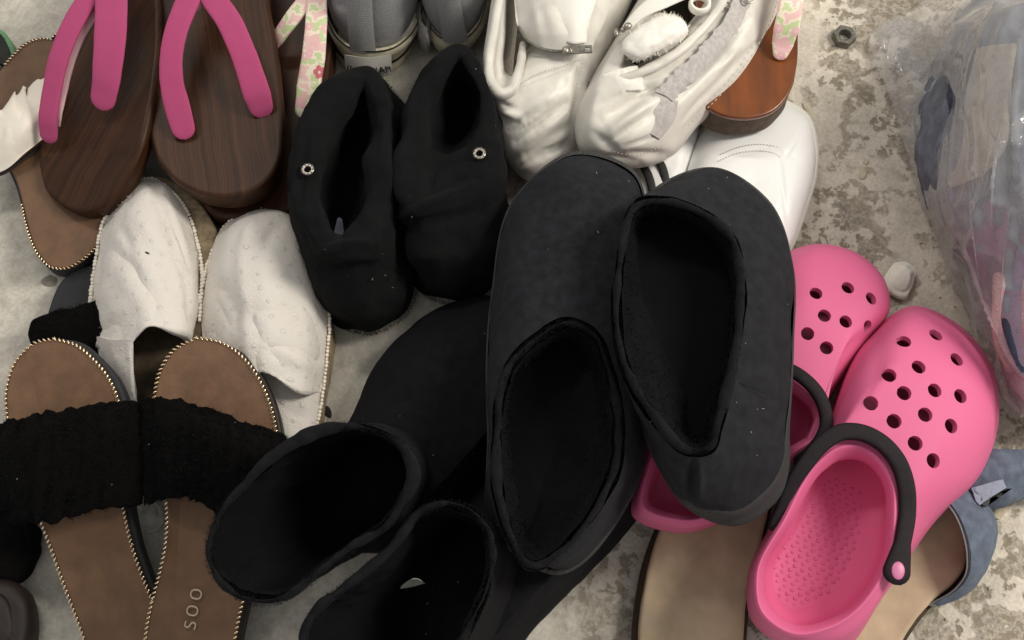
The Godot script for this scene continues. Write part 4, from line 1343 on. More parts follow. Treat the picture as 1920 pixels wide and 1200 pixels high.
	var tong := shell(loft([pts([[968, -80, 8.8], [1020, -80, 10.0], [1090, -80, 10.2], [1150, -80, 9.2]]), pts([[964, 10, 8.9], [1010, 5, 9.8], [1080, 5, 10.0], [1145, 5, 9.0]]), pts([[972, 55, 8.8], [1015, 62, 9.5], [1080, 62, 9.7], [1128, 55, 8.9]]), pts([[990, 78, 8.5], [1020, 92, 8.9], [1070, 96, 9.0], [1110, 92, 8.7]])], false, 10, 10), 0.2)
	part("tongue", skin(tong, false, {"bump": [[0.12, 0.22, 8]], "folds": [[1022, 0, 1045, 60, 14, -0.3], [1000, 0, 1012, 60, 10, -0.2], [1110, -20, 1095, 85, 5, -0.2]]}), M.white_leather, o)
	part("tongue_patch", skin(shell(loft([pts([[1036, -60, 10.35], [1080, -60, 10.5], [1126, -60, 10.0]]), pts([[1036, 0, 10.1], [1080, 0, 10.4], [1118, 0, 9.9]]), pts([[1044, 40, 9.9], [1075, 42, 10.15], [1106, 40, 9.8]]), pts([[1056, 78, 9.4], [1075, 82, 9.5], [1100, 80, 9.3]])], false, 8, 8), 0.12), false), M.white_sole, o)
	part("zip_edge", skin(band(pts([[972, 50, 8.95], [985, 72, 8.95], [1005, 87, 8.95], [1030, 95, 9.0], [1052, 97, 9.05]]), [0.07, 0.09, 0.1, 0.1, 0.1], [0.08, 0.08, 0.08, 0.08, 0.08], 8, 8), true), M.dull_steel, o)
	zip_pull(o, Vector2(1062, 94), Vector2(1110, 92), 9.5)
	var lace := band(pts([[918, 195, 6.4], [908, 205, 6.6], [904, 218, 6.2]]), [0.1, 0.09, 0.05], [0.08, 0.08, 0.05], 6, 8)
	part("loose_thread", skin(lace, true), M.white_fluff, o)
	# right worn one, lying open
	o = thing("white_sneaker", "worn white sneaker with torn fluffy collar and peeling leather beside the orange geta", "sneaker", ground(1250, 160), "pair of worn white zip sneakers")
	var t0 := [[1330, -160], [1440, -150], [1490, -80], [1470, 20], [1395, 150], [1312, 232], [1250, 298], [1195, 316], [1140, 312], [1098, 288], [1085, 240], [1105, 170], [1150, 80], [1230, -40]]
	var t1 := [[1330, -165], [1435, -155], [1482, -80], [1464, 20], [1390, 145], [1305, 226], [1248, 285], [1195, 305], [1140, 300], [1092, 274], [1080, 225], [1106, 155], [1152, 70], [1230, -50]]
	var t2 := [[1330, -160], [1415, -145], [1450, -80], [1432, 10], [1365, 105], [1275, 195], [1226, 240], [1185, 262], [1145, 258], [1108, 232], [1102, 190], [1125, 130], [1165, 60], [1235, -50]]
	var t3 := [[1330, -150], [1385, -130], [1405, -70], [1385, 0], [1322, 75], [1245, 140], [1205, 172], [1178, 186], [1155, 180], [1136, 160], [1138, 130], [1152, 95], [1185, 45], [1245, -50]]
	var t4 := [[1330, -130], [1365, -110], [1380, -60], [1360, -5], [1300, 62], [1235, 118], [1200, 148], [1180, 158], [1166, 152], [1158, 138], [1162, 118], [1175, 88], [1205, 45], [1260, -40]]
	var t5 := [[1325, -110], [1345, -95], [1350, -55], [1330, 0], [1285, 52], [1232, 98], [1205, 120], [1190, 126], [1182, 122], [1178, 112], [1182, 98], [1195, 75], [1225, 40], [1270, -30]]
	part("upper", skin(loft([R(0.4, t0), R(3.0, t0), R(6.8, t1), R(8.5, t2), R(9.3, t3), R(9.4, t4), R(7.8, t5), R(5.0, grown(t5, 0.95))], true, 12, 12), true,
		{"bump": [[0.16, 0.13, 16, 1]], "folds": [[1130, 225, 1215, 170, 16, -0.65], [1205, 168, 1240, 165, 7, -0.35], [1150, 240, 1230, 185, 10, 0.4], [1115, 250, 1160, 290, 9, -0.3], [1170, 290, 1250, 290, 8, -0.35], [1110, 290, 1200, 305, 6, -0.25], [1265, 190, 1400, 40, 7, -0.25], [1310, 190, 1440, 60, 5, -0.15], [1145, 262, 1215, 215, 4, -0.25], [1120, 200, 1160, 175, 4, -0.2], [1170, 275, 1230, 255, 3, -0.2], [1280, 225, 1330, 170, 4, -0.2], [1350, 130, 1385, 90, 5, 0.2]]}), M.white_leather, o)
	for st in [[[1290, 235, 7.6], [1340, 190, 7.9], [1392, 128, 8.0], [1440, 50, 8.0], [1462, -10, 8.0]], [[1112, 262, 7.6], [1150, 285, 7.5], [1200, 290, 7.5], [1245, 272, 7.6]]]:
		part("stitching", stitches(pts(st)), M.stitch, o, "stuff")
	part("torn_patch", skin(shell(loft([pts([[1206, 245, 8.5], [1222, 252, 8.3], [1238, 262, 7.9]]), pts([[1218, 205, 9.0], [1245, 215, 8.8], [1266, 222, 8.3]]), pts([[1232, 165, 9.4], [1252, 178, 9.2], [1272, 190, 8.8]])], false, 8, 8), 0.08), false, {"bump": [[0.1, 0.5, 4]]}), M.white_grey, o)
	part("peeling_strip", skin(shell(ragged(loft([pts([[1228, 172, 9.4], [1248, 180, 9.25], [1262, 190, 9.0]]), pts([[1262, 138, 9.6], [1285, 145, 9.35], [1298, 155, 9.0]]), pts([[1318, 84, 9.7], [1340, 88, 9.4], [1352, 98, 9.05]]), pts([[1362, 28, 9.7], [1380, 30, 9.4], [1396, 36, 9.05]]), pts([[1388, -50, 9.7], [1405, -48, 9.4], [1418, -44, 9.05]])], false, 8, 10), 0.0017), 0.08), false, {"bump": [[0.06, 0.5, 4]]}), M.white_grey, o)
	var tuft := loft([R(9.4, [[1170, 70], [1205, 42], [1240, 24], [1275, 32], [1292, 52], [1270, 84], [1230, 104], [1190, 116], [1166, 100]]), R(10.6, [[1178, 72], [1208, 48], [1240, 32], [1270, 38], [1284, 54], [1264, 78], [1228, 96], [1194, 106], [1174, 94]]), R(11.0, [[1200, 75], [1215, 60], [1238, 50], [1255, 52], [1262, 60], [1250, 72], [1228, 82], [1208, 88], [1196, 84]])], true, 10, 8)
	tuft.append_array(cap(tuft[tuft.size() - 1], P(1215, 74, 11.0), P(1245, 62, 11.0), 3, -0.1))
	var tp := part("torn_lining", skin(tuft, true, {"bump": [[0.22, 0.4, 5]]}), M.white_fluff, o)
	part("nap", fibres(tuft, 260, 0.4, 0.045, 6, 0.0, 0.4), M.white_fibre, tp, "stuff")
	part("collar_edge", skin(band(pts([[1140, 150, 9.1], [1180, 142, 9.5], [1225, 125, 9.7], [1270, 98, 9.8], [1310, 62, 9.8], [1345, 20, 9.8], [1372, -40, 9.7]]), [0.2, 0.34, 0.36, 0.34, 0.32, 0.3, 0.3], [0.15, 0.24, 0.28, 0.28, 0.26, 0.26, 0.26], 8, 14), true, {"bump": [[0.1, 0.5, 5]]}), M.white_leather, o)
	part("heel_lining", skin(shell(loft([pts([[1128, 140, 9.2], [1165, 128, 9.6], [1195, 122, 9.6]]), pts([[1122, 165, 8.9], [1165, 150, 9.5], [1205, 145, 9.6]]), pts([[1125, 190, 8.6], [1165, 172, 9.3], [1212, 168, 9.4]])], false, 8, 8), 0.1), false, {"bump": [[0.25, 0.5, 9]]}), M.white_fluff, o)
	var strap := band(pts([[1175, 50, 10.0], [1200, 25, 10.4], [1240, 0, 10.6], [1285, -25, 10.6]]), [0.28, 0.42, 0.7, 0.9], [0.14, 0.14, 0.16, 0.16], 8, 12, 2.6)
	part("zip_strap", skin(strap, true), M.white_sole, o)
	part("zip_slider", lumps([Transform3D(Basis(Vector3(0.0028, 0, -0.0012), Vector3(0, 0.0022, 0), Vector3(0.001, 0, 0.0024)), P(1177, 49, 10.3)), Transform3D(Basis(Vector3(0.0018, 0, 0), Vector3(0, 0.002, 0), Vector3(0, 0, 0.0034)), P(1156, 61, 9.7)), Transform3D(Basis(Vector3(0.002, 0, 0), Vector3(0, 0.0015, 0), Vector3(0, 0, 0.002)), P(1168, 56, 9.9))], 6, 10), M.steel, o)
	ring_part(o, "pull_loop", P(1312, 8, 10.2), 0.0062, 0.0022, M.white_sole, 0.0055)
	ring_part(o, "eyelet", P(1402, -2, 9.6), 0.0034, 0.0011, M.steel, 0.0012)
	ring_part(o, "eyelet", P(1362, 10, 9.8), 0.0024, 0.0009, M.dull_steel, 0.001)
	# reddish wood seen in the gap between them
	org = ground(1150, 60)
	var g := R(1.6, [[1120, -60], [1250, -80], [1240, 20], [1190, 120], [1140, 220], [1095, 270], [1080, 230], [1100, 120]])
	single("wooden_clog_sole", skin(slab(g, [[1170, 0], [1110, 200]], 1.6, 0.3), true, {"grain": Vector2(-0.4, 0.9)}), M.dark_brown, "dark reddish brown wooden sole showing only in the gap between the two worn white sneakers", "clog")

func ragged(rows: Array, amp: float) -> Array:
	var n: int = rows[0].size()
	noise.seed = 61
	noise.frequency = 0.9
	noise.fractal_octaves = 2
	for i in rows.size():
		for j in n:
			var f := float(j) / (n - 1)
			var k := noise.get_noise_2d(i * 0.55, 3.0 if f > 0.5 else 9.0) * amp * absf(f - 0.5) * 2.0
			rows[i][j] += Vector3(k, 0, k * 0.6) * (1.0 if f > 0.5 else -1.0)
	return rows

func zip_pull(o: Node3D, a: Vector2, b: Vector2, h: float) -> void:
	var p := P(a.x, a.y, h)
	var q := P(b.x, b.y, h)
	var along := (q - p).normalized()
	var side := along.cross(Vector3.UP).normalized()
	var st := SurfaceTool.new()
	st.begin(Mesh.PRIMITIVE_TRIANGLES)
	var L := p.distance_to(q)
	# a flat bar with a square window near its end
	for bx in [[0.0, 0.74, -1.0, 1.0], [0.92, 1.0, -1.0, 1.0], [0.74, 0.92, -1.0, -0.45], [0.74, 0.92, 0.45, 1.0]]:
		var bm := BoxMesh.new()
		bm.size = Vector3(L * (bx[1] - bx[0]), 0.0011, 0.0029 * (bx[3] - bx[2]))
		st.append_from(bm, 0, Transform3D(Basis(along, Vector3.UP, side), p + along * (L * (bx[0] + bx[1]) / 2.0) + side * (0.0029 * (bx[2] + bx[3]) / 2.0) - org))
	var m := part("zip_pull", st.commit(), M.dull_steel, o)
	part("zip_slider", lumps([Transform3D(Basis(along * 0.0026, Vector3.UP * 0.002, side * 0.003), p - along * 0.0005), Transform3D(Basis(along * 0.0012, Vector3.UP * 0.0012, side * 0.0024), p + along * 0.003)], 6, 10), M.steel, m)

func ring_part(o: Node3D, called: String, at: Vector3, r: float, thick: float, m: Material, tall := 0.0) -> void:
	var rows := []
	var pr := [[-1, -1], [1, -1], [1.25, 0], [1, 1], [-1, 1], [-1.25, 0], [-1, -1]]
	for q in pr:
		var row := PackedVector3Array()
		for j in 28:
			var a := TAU * j / 28.0
			row.append(at + Vector3(cos(a), 0, sin(a)) * (r + q[0] * thick * 0.5) + Vector3(0, q[1] * maxf(tall, thick) * 0.5, 0))
		rows.append(row)
	part(called, skin(rows, true), m, o)

func stitches(p: PackedVector3Array) -> ArrayMesh:
	var f := herm(p, false, 14)
	var list := []
	for i in range(0, f.size() - 1, 2):
		var t := (f[i + 1] - f[i])
		list.append(Transform3D(Basis(t.normalized() * t.length() * 0.62, Vector3.UP * 0.0004, t.cross(Vector3.UP).normalized() * 0.0004), f[i] + t * 0.5 + Vector3(0, 0.0003, 0)))
	return lumps(list, 3, 5)

# ---------------------------------------------------------------- white fleece slip ons
func build_fleece_shoes() -> void:
	var o := thing("fleece_slip_on", "white fleece slip on with its tall jute side showing, lint speck on top", "slip-on shoe", ground(280, 560), "pair of white fleece slip ons")
	var so := [[255, 345], [277, 329], [300, 331], [330, 342], [362, 366], [394, 408], [410, 445], [409, 482], [396, 540], [378, 620], [350, 720], [305, 800], [255, 800], [215, 750], [182, 680], [170, 620], [168, 560], [176, 495], [203, 400]]
	part("sole", skin(slab(R(2.3, so), [[285, 430], [275, 700]], 2.3, 0.2), true), M.jute, o)
	var ins := [[258, 420], [285, 400], [320, 420], [350, 480], [360, 560], [350, 640], [335, 720], [300, 790], [258, 790], [225, 740], [205, 660], [200, 560], [220, 480]]
	part("insole", skin(slab(R(2.6, ins), [[285, 460], [280, 720]], 0.3, 0.1, 0.1), true), M.olive, o)
	var up := loft([
		pts([[262, 341, 2.5], [268, 338, 2.55], [277, 336, 2.6], [288, 337, 2.55], [299, 342, 2.5]]),
		pts([[232, 362, 2.5], [250, 352, 3.6], [275, 348, 4.0], [302, 352, 3.5], [325, 364, 2.5]]),
		pts([[203, 396, 2.5], [232, 385, 4.2], [272, 380, 4.9], [315, 385, 4.2], [348, 393, 2.5]]),
		pts([[179, 492, 2.5], [217, 468, 5.0], [275, 458, 5.7], [335, 462, 4.8], [375, 480, 2.5]]),
		pts([[169, 565, 2.5], [212, 555, 5.2], [277, 540, 6.3], [335, 550, 5.0], [372, 560, 2.5]]),
		pts([[168, 640, 2.5], [240, 652, 6.0], [276, 612, 6.9], [330, 622, 6.0], [360, 640, 2.6]]),
	], false, 14, 12)
	part("nap", fibres(up, 5000, 0.16, 0.02, 31), M.white_fibre, o, "stuff")
	part("upper", skin(shell(up, 0.28), false, {"bump": [[0.42, 0.12, 3, 1], [0.10, 0.35, 5, 1]], "folds": [[292, 362, 350, 520, 11, 0.30], [305, 362, 358, 500, 9, -0.28], [232, 440, 310, 560, 18, -0.28], [225, 425, 250, 470, 10, 0.3], [350, 520, 358, 600, 8, 0.2], [190, 470, 300, 600, 22, 0.25], [250, 400, 300, 460, 16, -0.25], [200, 600, 250, 560, 14, 0.25]]}), M.fleece, o)
	var q := shell(loft([pts([[168, 628, 2.6], [205, 636, 5.2], [247, 640, 6.2]]), pts([[182, 680, 2.6], [215, 680, 4.8], [247, 680, 5.6]]), pts([[205, 720, 2.6], [230, 720, 4.2], [249, 720, 5.0]]), pts([[240, 790, 2.6], [250, 790, 3.6], [258, 790, 4.0]])], false, 12, 10), 0.25)
	part("side_quarter", skin(q, false, {"bump": [[0.12, 0.3, 13]]}), M.fleece, o)
	part("beaded_edge", beads(pts([[168, 650, 2.7], [169, 565, 2.7], [178, 494, 2.7], [203, 396, 2.7], [232, 360, 2.75], [262, 339, 2.8], [280, 334, 2.8], [300, 341, 2.8], [326, 362, 2.75], [349, 392, 2.7], [369, 450, 2.7], [379, 515, 2.7], [372, 570, 2.7]]), 0.27, 0.125), M.fleece_edge, o, "stuff")
	part("lint", lumps([Transform3D(Basis(Vector3(0.0017, 0, 0.0006), Vector3(0, 0.0004, 0), Vector3(0, 0, 0.0007)), P(276, 474, 5.95))], 4, 7), M.black, o)
	o = thing("fleece_slip_on", "white fleece slip on leaning against the black felt boot, its back trodden flat", "slip-on shoe", ground(490, 600), "pair of white fleece slip ons")
	so = [[455, 397], [498, 383], [528, 388], [550, 403], [560, 440], [590, 500], [610, 560], [619, 600], [612, 690], [602, 740], [588, 820], [540, 860], [490, 840], [440, 740], [395, 660], [374, 600], [376, 540], [396, 468], [424, 420]]
	part("sole", skin(slab(R(2.3, so), [[490, 480], [510, 740]], 2.3, 0.2), true), M.jute, o)
	up = loft([
		pts([[470, 401, 2.5], [482, 396, 2.6], [500, 394, 2.7], [518, 396, 2.6], [534, 401, 2.5]]),
		pts([[445, 410, 2.5], [468, 404, 3.8], [500, 402, 4.2], [530, 405, 3.7], [548, 412, 2.5]]),
		pts([[424, 422, 2.5], [455, 420, 4.5], [497, 420, 5.0], [535, 424, 4.3], [556, 430, 2.5]]),
		pts([[387, 505, 2.5], [430, 500, 5.1], [490, 490, 5.9], [545, 495, 5.0], [590, 514, 2.5]]),
		pts([[375, 585, 2.5], [430, 590, 5.3], [500, 580, 6.5], [562, 580, 5.4], [616, 590, 2.6]]),
		pts([[380, 640, 2.5], [430, 650, 5.5], [500, 650, 6.6], [562, 660, 5.6], [614, 660, 2.6]]),
		pts([[402, 690, 2.5], [450, 700, 5.5], [500, 704, 6.3], [558, 734, 5.2], [606, 738, 2.6]]),
	], false, 14, 12)
	part("nap", fibres(up, 5000, 0.16, 0.02, 31), M.white_fibre, o, "stuff")
	part("upper", skin(shell(up, 0.28), false, {"bump": [[0.42, 0.12, 23, 1], [0.10, 0.35, 25, 1]], "folds": [[450, 470, 470, 690, 14, -0.25], [520, 425, 480, 470, 14, 0.35], [470, 420, 455, 470, 12, -0.25], [560, 470, 590, 580, 14, -0.2], [430, 560, 520, 620, 20, 0.25], [500, 650, 590, 690, 14, -0.3], [395, 520, 440, 600, 14, 0.25]]}), M.fleece, o)
	q = shell(loft([pts([[480, 690, 4.6], [535, 715, 4.4], [575, 735, 3.9], [604, 735, 2.7]]), pts([[500, 760, 3.8], [545, 765, 3.8], [575, 770, 3.5], [598, 770, 2.7]]), pts([[520, 850, 3.0], [552, 845, 3.2], [570, 835, 3.1], [588, 825, 2.7]])], false, 10, 10), 0.25)
	part("heel_flap", skin(q, false, {"bump": [[0.14, 0.25, 13]]}), M.fleece, o)
	part("beaded_edge", beads(pts([[374, 600, 2.7], [377, 560, 2.7], [386, 505, 2.7], [402, 462, 2.7], [424, 421, 2.7], [455, 402, 2.8], [492, 392, 2.85], [530, 398, 2.8], [552, 415, 2.7]]), 0.27, 0.125), M.fleece_edge, o, "stuff")
	part("beaded_edge", beads(pts([[592, 515, 2.7], [617, 590, 2.7], [614, 660, 2.7], [606, 735, 2.7], [596, 790, 2.7], [588, 825, 2.7]]), 0.26, 0.11), M.fleece_edge, o, "stuff")

func beads(path: PackedVector3Array, step: float, r: float) -> ArrayMesh:
	var p := herm(path, false, 16)
	var list := []
	var left := 0.0
	rng.seed = 3
	for i in p.size() - 1:
		var seg := p[i].distance_to(p[i + 1])
		var t := (p[i + 1] - p[i]).normalized()
		while left < seg:
			var s := rng.randf_range(0.8, 1.25)
			list.append(Transform3D(Basis(t * r * 0.012 * s, Vector3.UP * r * 0.01 * s, t.cross(Vector3.UP) * r * 0.011 * s), p[i] + t * left + Vector3(rng.randf_range(-1, 1), rng.randf_range(-1, 1), rng.randf_range(-1, 1)) * 0.0002))
			left += step * 0.01
		left -= seg
	return lumps(list, 4, 7)

# ---------------------------------------------------------------- black felt ankle boots
func build_felt_boots() -> void:
	var o := thing("felt_boot", "black felt ankle boot with a grey tag inside, next to the white fleece shoe", "boot", ground(670, 400), "pair of black felt ankle boots")
	var f0 := [[695, 165], [742, 195], [762, 350], [786, 490], [765, 585], [695, 626], [635, 608], [597, 545], [580, 420], [628, 215]]
	var f1 := [[695, 150], [745, 185], [764, 350], [786, 485], [762, 575], [695, 616], [630, 598], [588, 530], [562, 400], [622, 195]]
	var f2 := [[695, 140], [742, 175], [752, 340], [762, 455], [732, 545], [680, 578], [622, 558], [576, 500], [548, 380], [612, 178]]
	var f3 := [[694, 135], [735, 170], [738, 320], [733, 420], [712, 485], [668, 518], [610, 500], [566, 440], [541, 345], [612, 168]]
	var f4 := [[692, 133], [722, 172], [712, 300], [704, 390], [688, 448], [645, 482], [600, 462], [568, 410], [546, 320], [630, 158]]
	var f5 := [[686, 150], [702, 190], [698, 300], [690, 385], [676, 436], [643, 462], [614, 448], [596, 400], [588, 315], [648, 182]]
	var f6 := [[680, 178], [692, 210], [690, 300], [679, 375], [668, 420], [645, 445], [626, 432], [614, 390], [618, 310], [660, 205]]
	var f7 := [[672, 230], [678, 250], [676, 300], [674, 370], [664, 410], [648, 430], [634, 420], [632, 380], [645, 310], [662, 250]]
	var rows := loft([R(0.1, f0), R(0.6, f0), R(2.6, f1), R(5.2, f2), R(7.8, f3), R(9.2, f4), R(9.1, f5), R(6.5, f6), R(3.0, f7)], true, 14, 10)
	rows.append_array(cap(rows[rows.size() - 1], P(668, 280, 3), P(652, 400, 3), 4))
	var up := part("upper", skin(rows, true, {"bump": [[0.5, 0.17, 8, 1], [0.2, 0.5, 9, 2]], "folds": [[585, 472, 705, 452, 9, 0.45], [720, 230, 730, 430, 10, 0.4], [600, 505, 720, 500, 9, -0.4], [575, 250, 560, 400, 8, -0.3], [600, 520, 740, 500, 16, -0.2]]}), M.felt, o)
	part("nap", fibres(rows, 7000, 0.3, 0.022, 8, 0.0, 0.75), M.plush_fibre, up, "stuff")
	part("lint", lint(rows.slice(20, 62), 14, 8), M.lint, up, "stuff")
	snap(o, P(577, 318, 9.45))
	part("inside_tag", skin(shell(loft([pts([[633, 410, 7.0], [637, 408, 6.9], [642, 412, 6.8]]), pts([[626, 440, 6.6], [635, 440, 6.5], [645, 445, 6.4]]), pts([[626, 466, 6.8], [632, 468, 6.7], [640, 462, 6.7]])], false, 6, 6), 0.05), false), M.cloth_greyblue, o)
	o = thing("felt_boot", "black felt ankle boot with a metal snap, between its pair and the black mule toe", "boot", ground(850, 330), "pair of black felt ankle boots")
	var g0 := [[862, 135], [900, 160], [926, 330], [948, 450], [915, 545], [850, 570], [797, 553], [772, 480], [765, 340], [815, 170]]
	var g1 := [[864, 114], [902, 148], [932, 330], [950, 440], [912, 535], [850, 560], [792, 540], [764, 470], [758, 330], [812, 148]]
	var g2 := [[866, 102], [902, 138], [934, 320], [952, 420], [905, 500], [840, 520], [785, 505], [752, 440], [748, 320], [808, 130]]
	var g3 := [[868, 93], [902, 128], [936, 300], [945, 380], [895, 430], [830, 440], [775, 430], [742, 390], [744, 300], [808, 122]]
	var g4 := [[866, 86], [899, 122], [932, 270], [935, 320], [890, 345], [830, 375], [780, 400], [752, 380], [752, 290], [816, 116]]
	var g5 := [[862, 104], [888, 136], [905, 260], [895, 300], [868, 325], [826, 350], [795, 368], [780, 350], [784, 280], [828, 134]]
	var g6 := [[860, 128], [885, 150], [897, 235], [878, 265], [862, 280], [842, 290], [830, 290], [818, 275], [818, 230], [838, 150]]
	var g7 := [[860, 165], [872, 185], [876, 225], [870, 245], [862, 258], [852, 262], [846, 258], [846, 240], [848, 215], [852, 180]]
	rows = loft([R(0.1, g0), R(0.6, g0), R(2.6, g1), R(5.2, g2), R(7.8, g3), R(9.2, g4), R(9.2, g5), R(6.8, g6), R(3.0, g7)], true, 14, 10)
	rows.append_array(cap(rows[rows.size() - 1], P(862, 190, 3), P(860, 240, 3), 4))
	up = part("upper", skin(rows, true, {"bump": [[0.55, 0.17, 28, 1], [0.2, 0.5, 29, 2]], "folds": [[752, 405, 885, 348, 9, 0.5], [745, 432, 900, 392, 10, -0.5], [770, 480, 900, 470, 14, 0.3], [800, 180, 790, 370, 10, 0.2], [890, 380, 930, 330, 10, 0.2]]}), M.felt, o)
	part("nap", fibres(rows, 7000, 0.3, 0.022, 9, 0.0, 0.75), M.plush_fibre, up, "stuff")
	part("lint", lint(rows.slice(20, 62), 14, 9), M.lint, up, "stuff")
	snap(o, P(899, 288, 9.75))

func snap(o: Node3D, at: Vector3) -> void:
	ring_part(o, "metal_snap", at, 0.0032, 0.0016, M.steel, 0.0014)
	var teeth := []
	for k in 9:
		var a := TAU * k / 9.0
		teeth.append(Transform3D(Basis.from_scale(Vector3(0.0009, 0.0009, 0.0009)), at + Vector3(cos(a) * 0.0036, 0.0004, sin(a) * 0.0036)))
	part("snap_studs", lumps(teeth, 4, 6), M.dull_steel, o)

# ---------------------------------------------------------------- black pull on boots
func pull_on(o: Node3D, rim: Array, low: Array, foot: Array, foot_top: Array, hr: float, sd: int, spine: Array, ridge: Array) -> void:
	# foot
	var fr := loft([R(0.0, foot), R(0.8, foot), R(2.6, grown(foot, 1.0)), R(4.6, mixed(foot, foot_top, 0.35)), R(6.2, mixed(foot, foot_top, 0.75)), R(6.9, foot_top)], true, 12, 8)
	fr.append_array(cap(fr[fr.size() - 1], P(spine[0][0], spine[0][1], 7), P(spine[1][0], spine[1][1], 7), 6, -0.25))
	var fp := part("foot", skin(fr, true, {"bump": [[0.3, 0.12, sd], [0.06, 0.6, sd + 1]], "folds": [[815, 850, 850, 900, 5, 0.2], [850, 900, 838, 950, 5, 0.2], [700, 720, 900, 800, 30, -0.2]]}), M.suede_dark, o)
	part("lint", lint(fr, 14, sd), M.lint, fp, "stuff")
	var inner := []
	var c := Vector2.ZERO
	for p in rim:
		c += Vector2(p[0], p[1])
	c /= rim.size()
	for p in rim:
		var d := c - Vector2(p[0], p[1])
		var q := Vector2(p[0], p[1]) + d.normalized() * 17.0
		inner.append([q.x, q.y])
	var rows := loft([R(4.2, low), R(7.0, mixed(low, rim, 0.35)), R(10.5, mixed(low, rim, 0.8)), R(hr - 0.7, rim)], true, 12, 8)
	part("shaft", skin(rows, true, {"bump": [[0.25, 0.12, sd + 2], [0.06, 0.5, sd + 3]]}), M.suede_dark, o)
	var path := R(hr, mixed(rim, inner, 0.45))
	var pp := PackedVector3Array(path)
	var roll := tube_ring(pp, 0.22, 12, 12)
	var rp := part("rolled_rim", skin(roll, true, {"bump": [[0.14, 0.5, sd + 4], [0.3, 0.16, sd + 14]]}), M.suede_worn, o)
	part("nap", fibres(roll, 9000, 0.26, 0.02, sd), M.plush_fibre, rp, "stuff")
	var il := loft([R(hr + 0.1, mixed(rim, inner, 0.8)), R(hr - 1.5, inner), R(9.0, grown(mixed(inner, low, 0.45), 0.9)), R(4.8, grown(mixed(inner, low, 0.85), 0.8))], true, 12, 8)
	il.append_array(cap(il[il.size() - 1], P(ridge[0][0], ridge[0][1], 4.8), P(ridge[1][0], ridge[1][1], 4.8), 5))
	part("plush_lining", skin(il, true, {"flip": true, "bump": [[0.45, 0.25, sd + 5], [0.14, 0.9, sd + 6]]}), M.plush, o)

# a tube that runs round a closed ring
func tube_ring(ring: PackedVector3Array, r: float, sub: int, n: int) -> Array:
	var p := herm(ring, true, sub)
	var rows := []
	var m := p.size()
	for j in n + 1:
		var a := TAU * j / n
		var row := PackedVector3Array()
		for i in m:
			var t := (p[(i + 1) % m] - p[(i - 1 + m) % m]).normalized()
			var side := t.cross(Vector3.UP).normalized()
			row.append(p[i] + side * (cos(a) * r * 0.01) + Vector3.UP * (sin(a) * r * 0.012))
		rows.append(row)
	return rows

func build_boots() -> void:
	var o := thing("pull_on_boot", "black suede pull on boot with wide empty oval opening beside the lettered sandal", "boot", ground(700, 900), "pair of black pull on boots")
	var rim := [[664, 792], [727, 808], [768, 842], [783, 887], [765, 938], [735, 985], [672, 1027], [610, 1072], [560, 1108], [518, 1130], [464, 1129], [414, 1100], [386, 1050], [400, 975], [456, 900], [539, 829], [610, 798]]
	var low := [[735, 790], [785, 815], [812, 850], [815, 890], [800, 930], [775, 965], [735, 995], [700, 1020], [665, 1040], [630, 1045], [600, 1030], [580, 1000], [575, 960], [590, 915], [625, 870], [670, 825], [705, 800]]
	var foot := [[905, 553], [1000, 575], [1050, 640], [1040, 740], [960, 850], [860, 960], [780, 1020], [690, 1040], [600, 1010], [585, 930], [630, 840], [668, 770], [692, 706], [735, 648], [790, 600], [850, 568]]
	var ft := [[905, 640], [950, 650], [975, 680], [960, 740], [920, 800], [860, 870], [800, 930], [740, 960], [690, 950], [680, 910], [710, 850], [750, 790], [780, 740], [805, 700], [835, 668], [870, 648]]
	pull_on(o, rim, low, foot, ft, 14.0, 100, [[900, 690], [760, 890]], [[760, 860], [640, 980]])
	o = thing("pull_on_boot", "black suede pull on boot with a white tag inside, nearest the viewer", "boot", ground(900, 1120), "pair of black pull on boots")
	rim = [[839, 937], [889, 952], [919, 985], [930, 1033], [920, 1096], [896, 1158], [868, 1215], [830, 1290], [770, 1340], [690, 1350], [620, 1320], [575, 1260], [563, 1190], [592, 1138], [643, 1096], [735, 1017], [790, 952]]
	low = [[880, 950], [935, 975], [975, 1010], [990, 1050], [985, 1100], [965, 1150], [940, 1200], [900, 1250], [850, 1280], [790, 1280], [740, 1250], [715, 1205], [715, 1160], [735, 1120], [765, 1075], [805, 1010], [840, 965]]
	foot = [[1130, 820], [1200, 850], [1215, 920], [1180, 990], [1100, 1078], [985, 1200], [930, 1290], [850, 1330], [760, 1310], [720, 1230], [740, 1130], [790, 1030], [850, 950], [920, 890], [990, 850], [1060, 825]]
	ft = [[1110, 880], [1145, 895], [1150, 930], [1120, 980], [1060, 1050], [980, 1130], [920, 1200], [870, 1230], [820, 1220], [800, 1180], [815, 1120], [850, 1050], [900, 985], [950, 935], [1010, 900], [1060, 885]]
	pull_on(o, rim, low, foot, ft, 13.2, 200, [[1080, 930], [880, 1160]], [[860, 1040], [800, 1200]])
	part("white_tag", skin(shell(loft([pts([[750, 1104, 8.6], [775, 1100, 8.5], [796, 1094, 8.6]]), pts([[758, 1095, 9.4], [777, 1090, 9.2], [798, 1096, 9.0]]), pts([[772, 1086, 10.0], [782, 1086, 9.9], [792, 1091, 9.6]])], false, 6, 6), 0.05), false), M.paper, o)

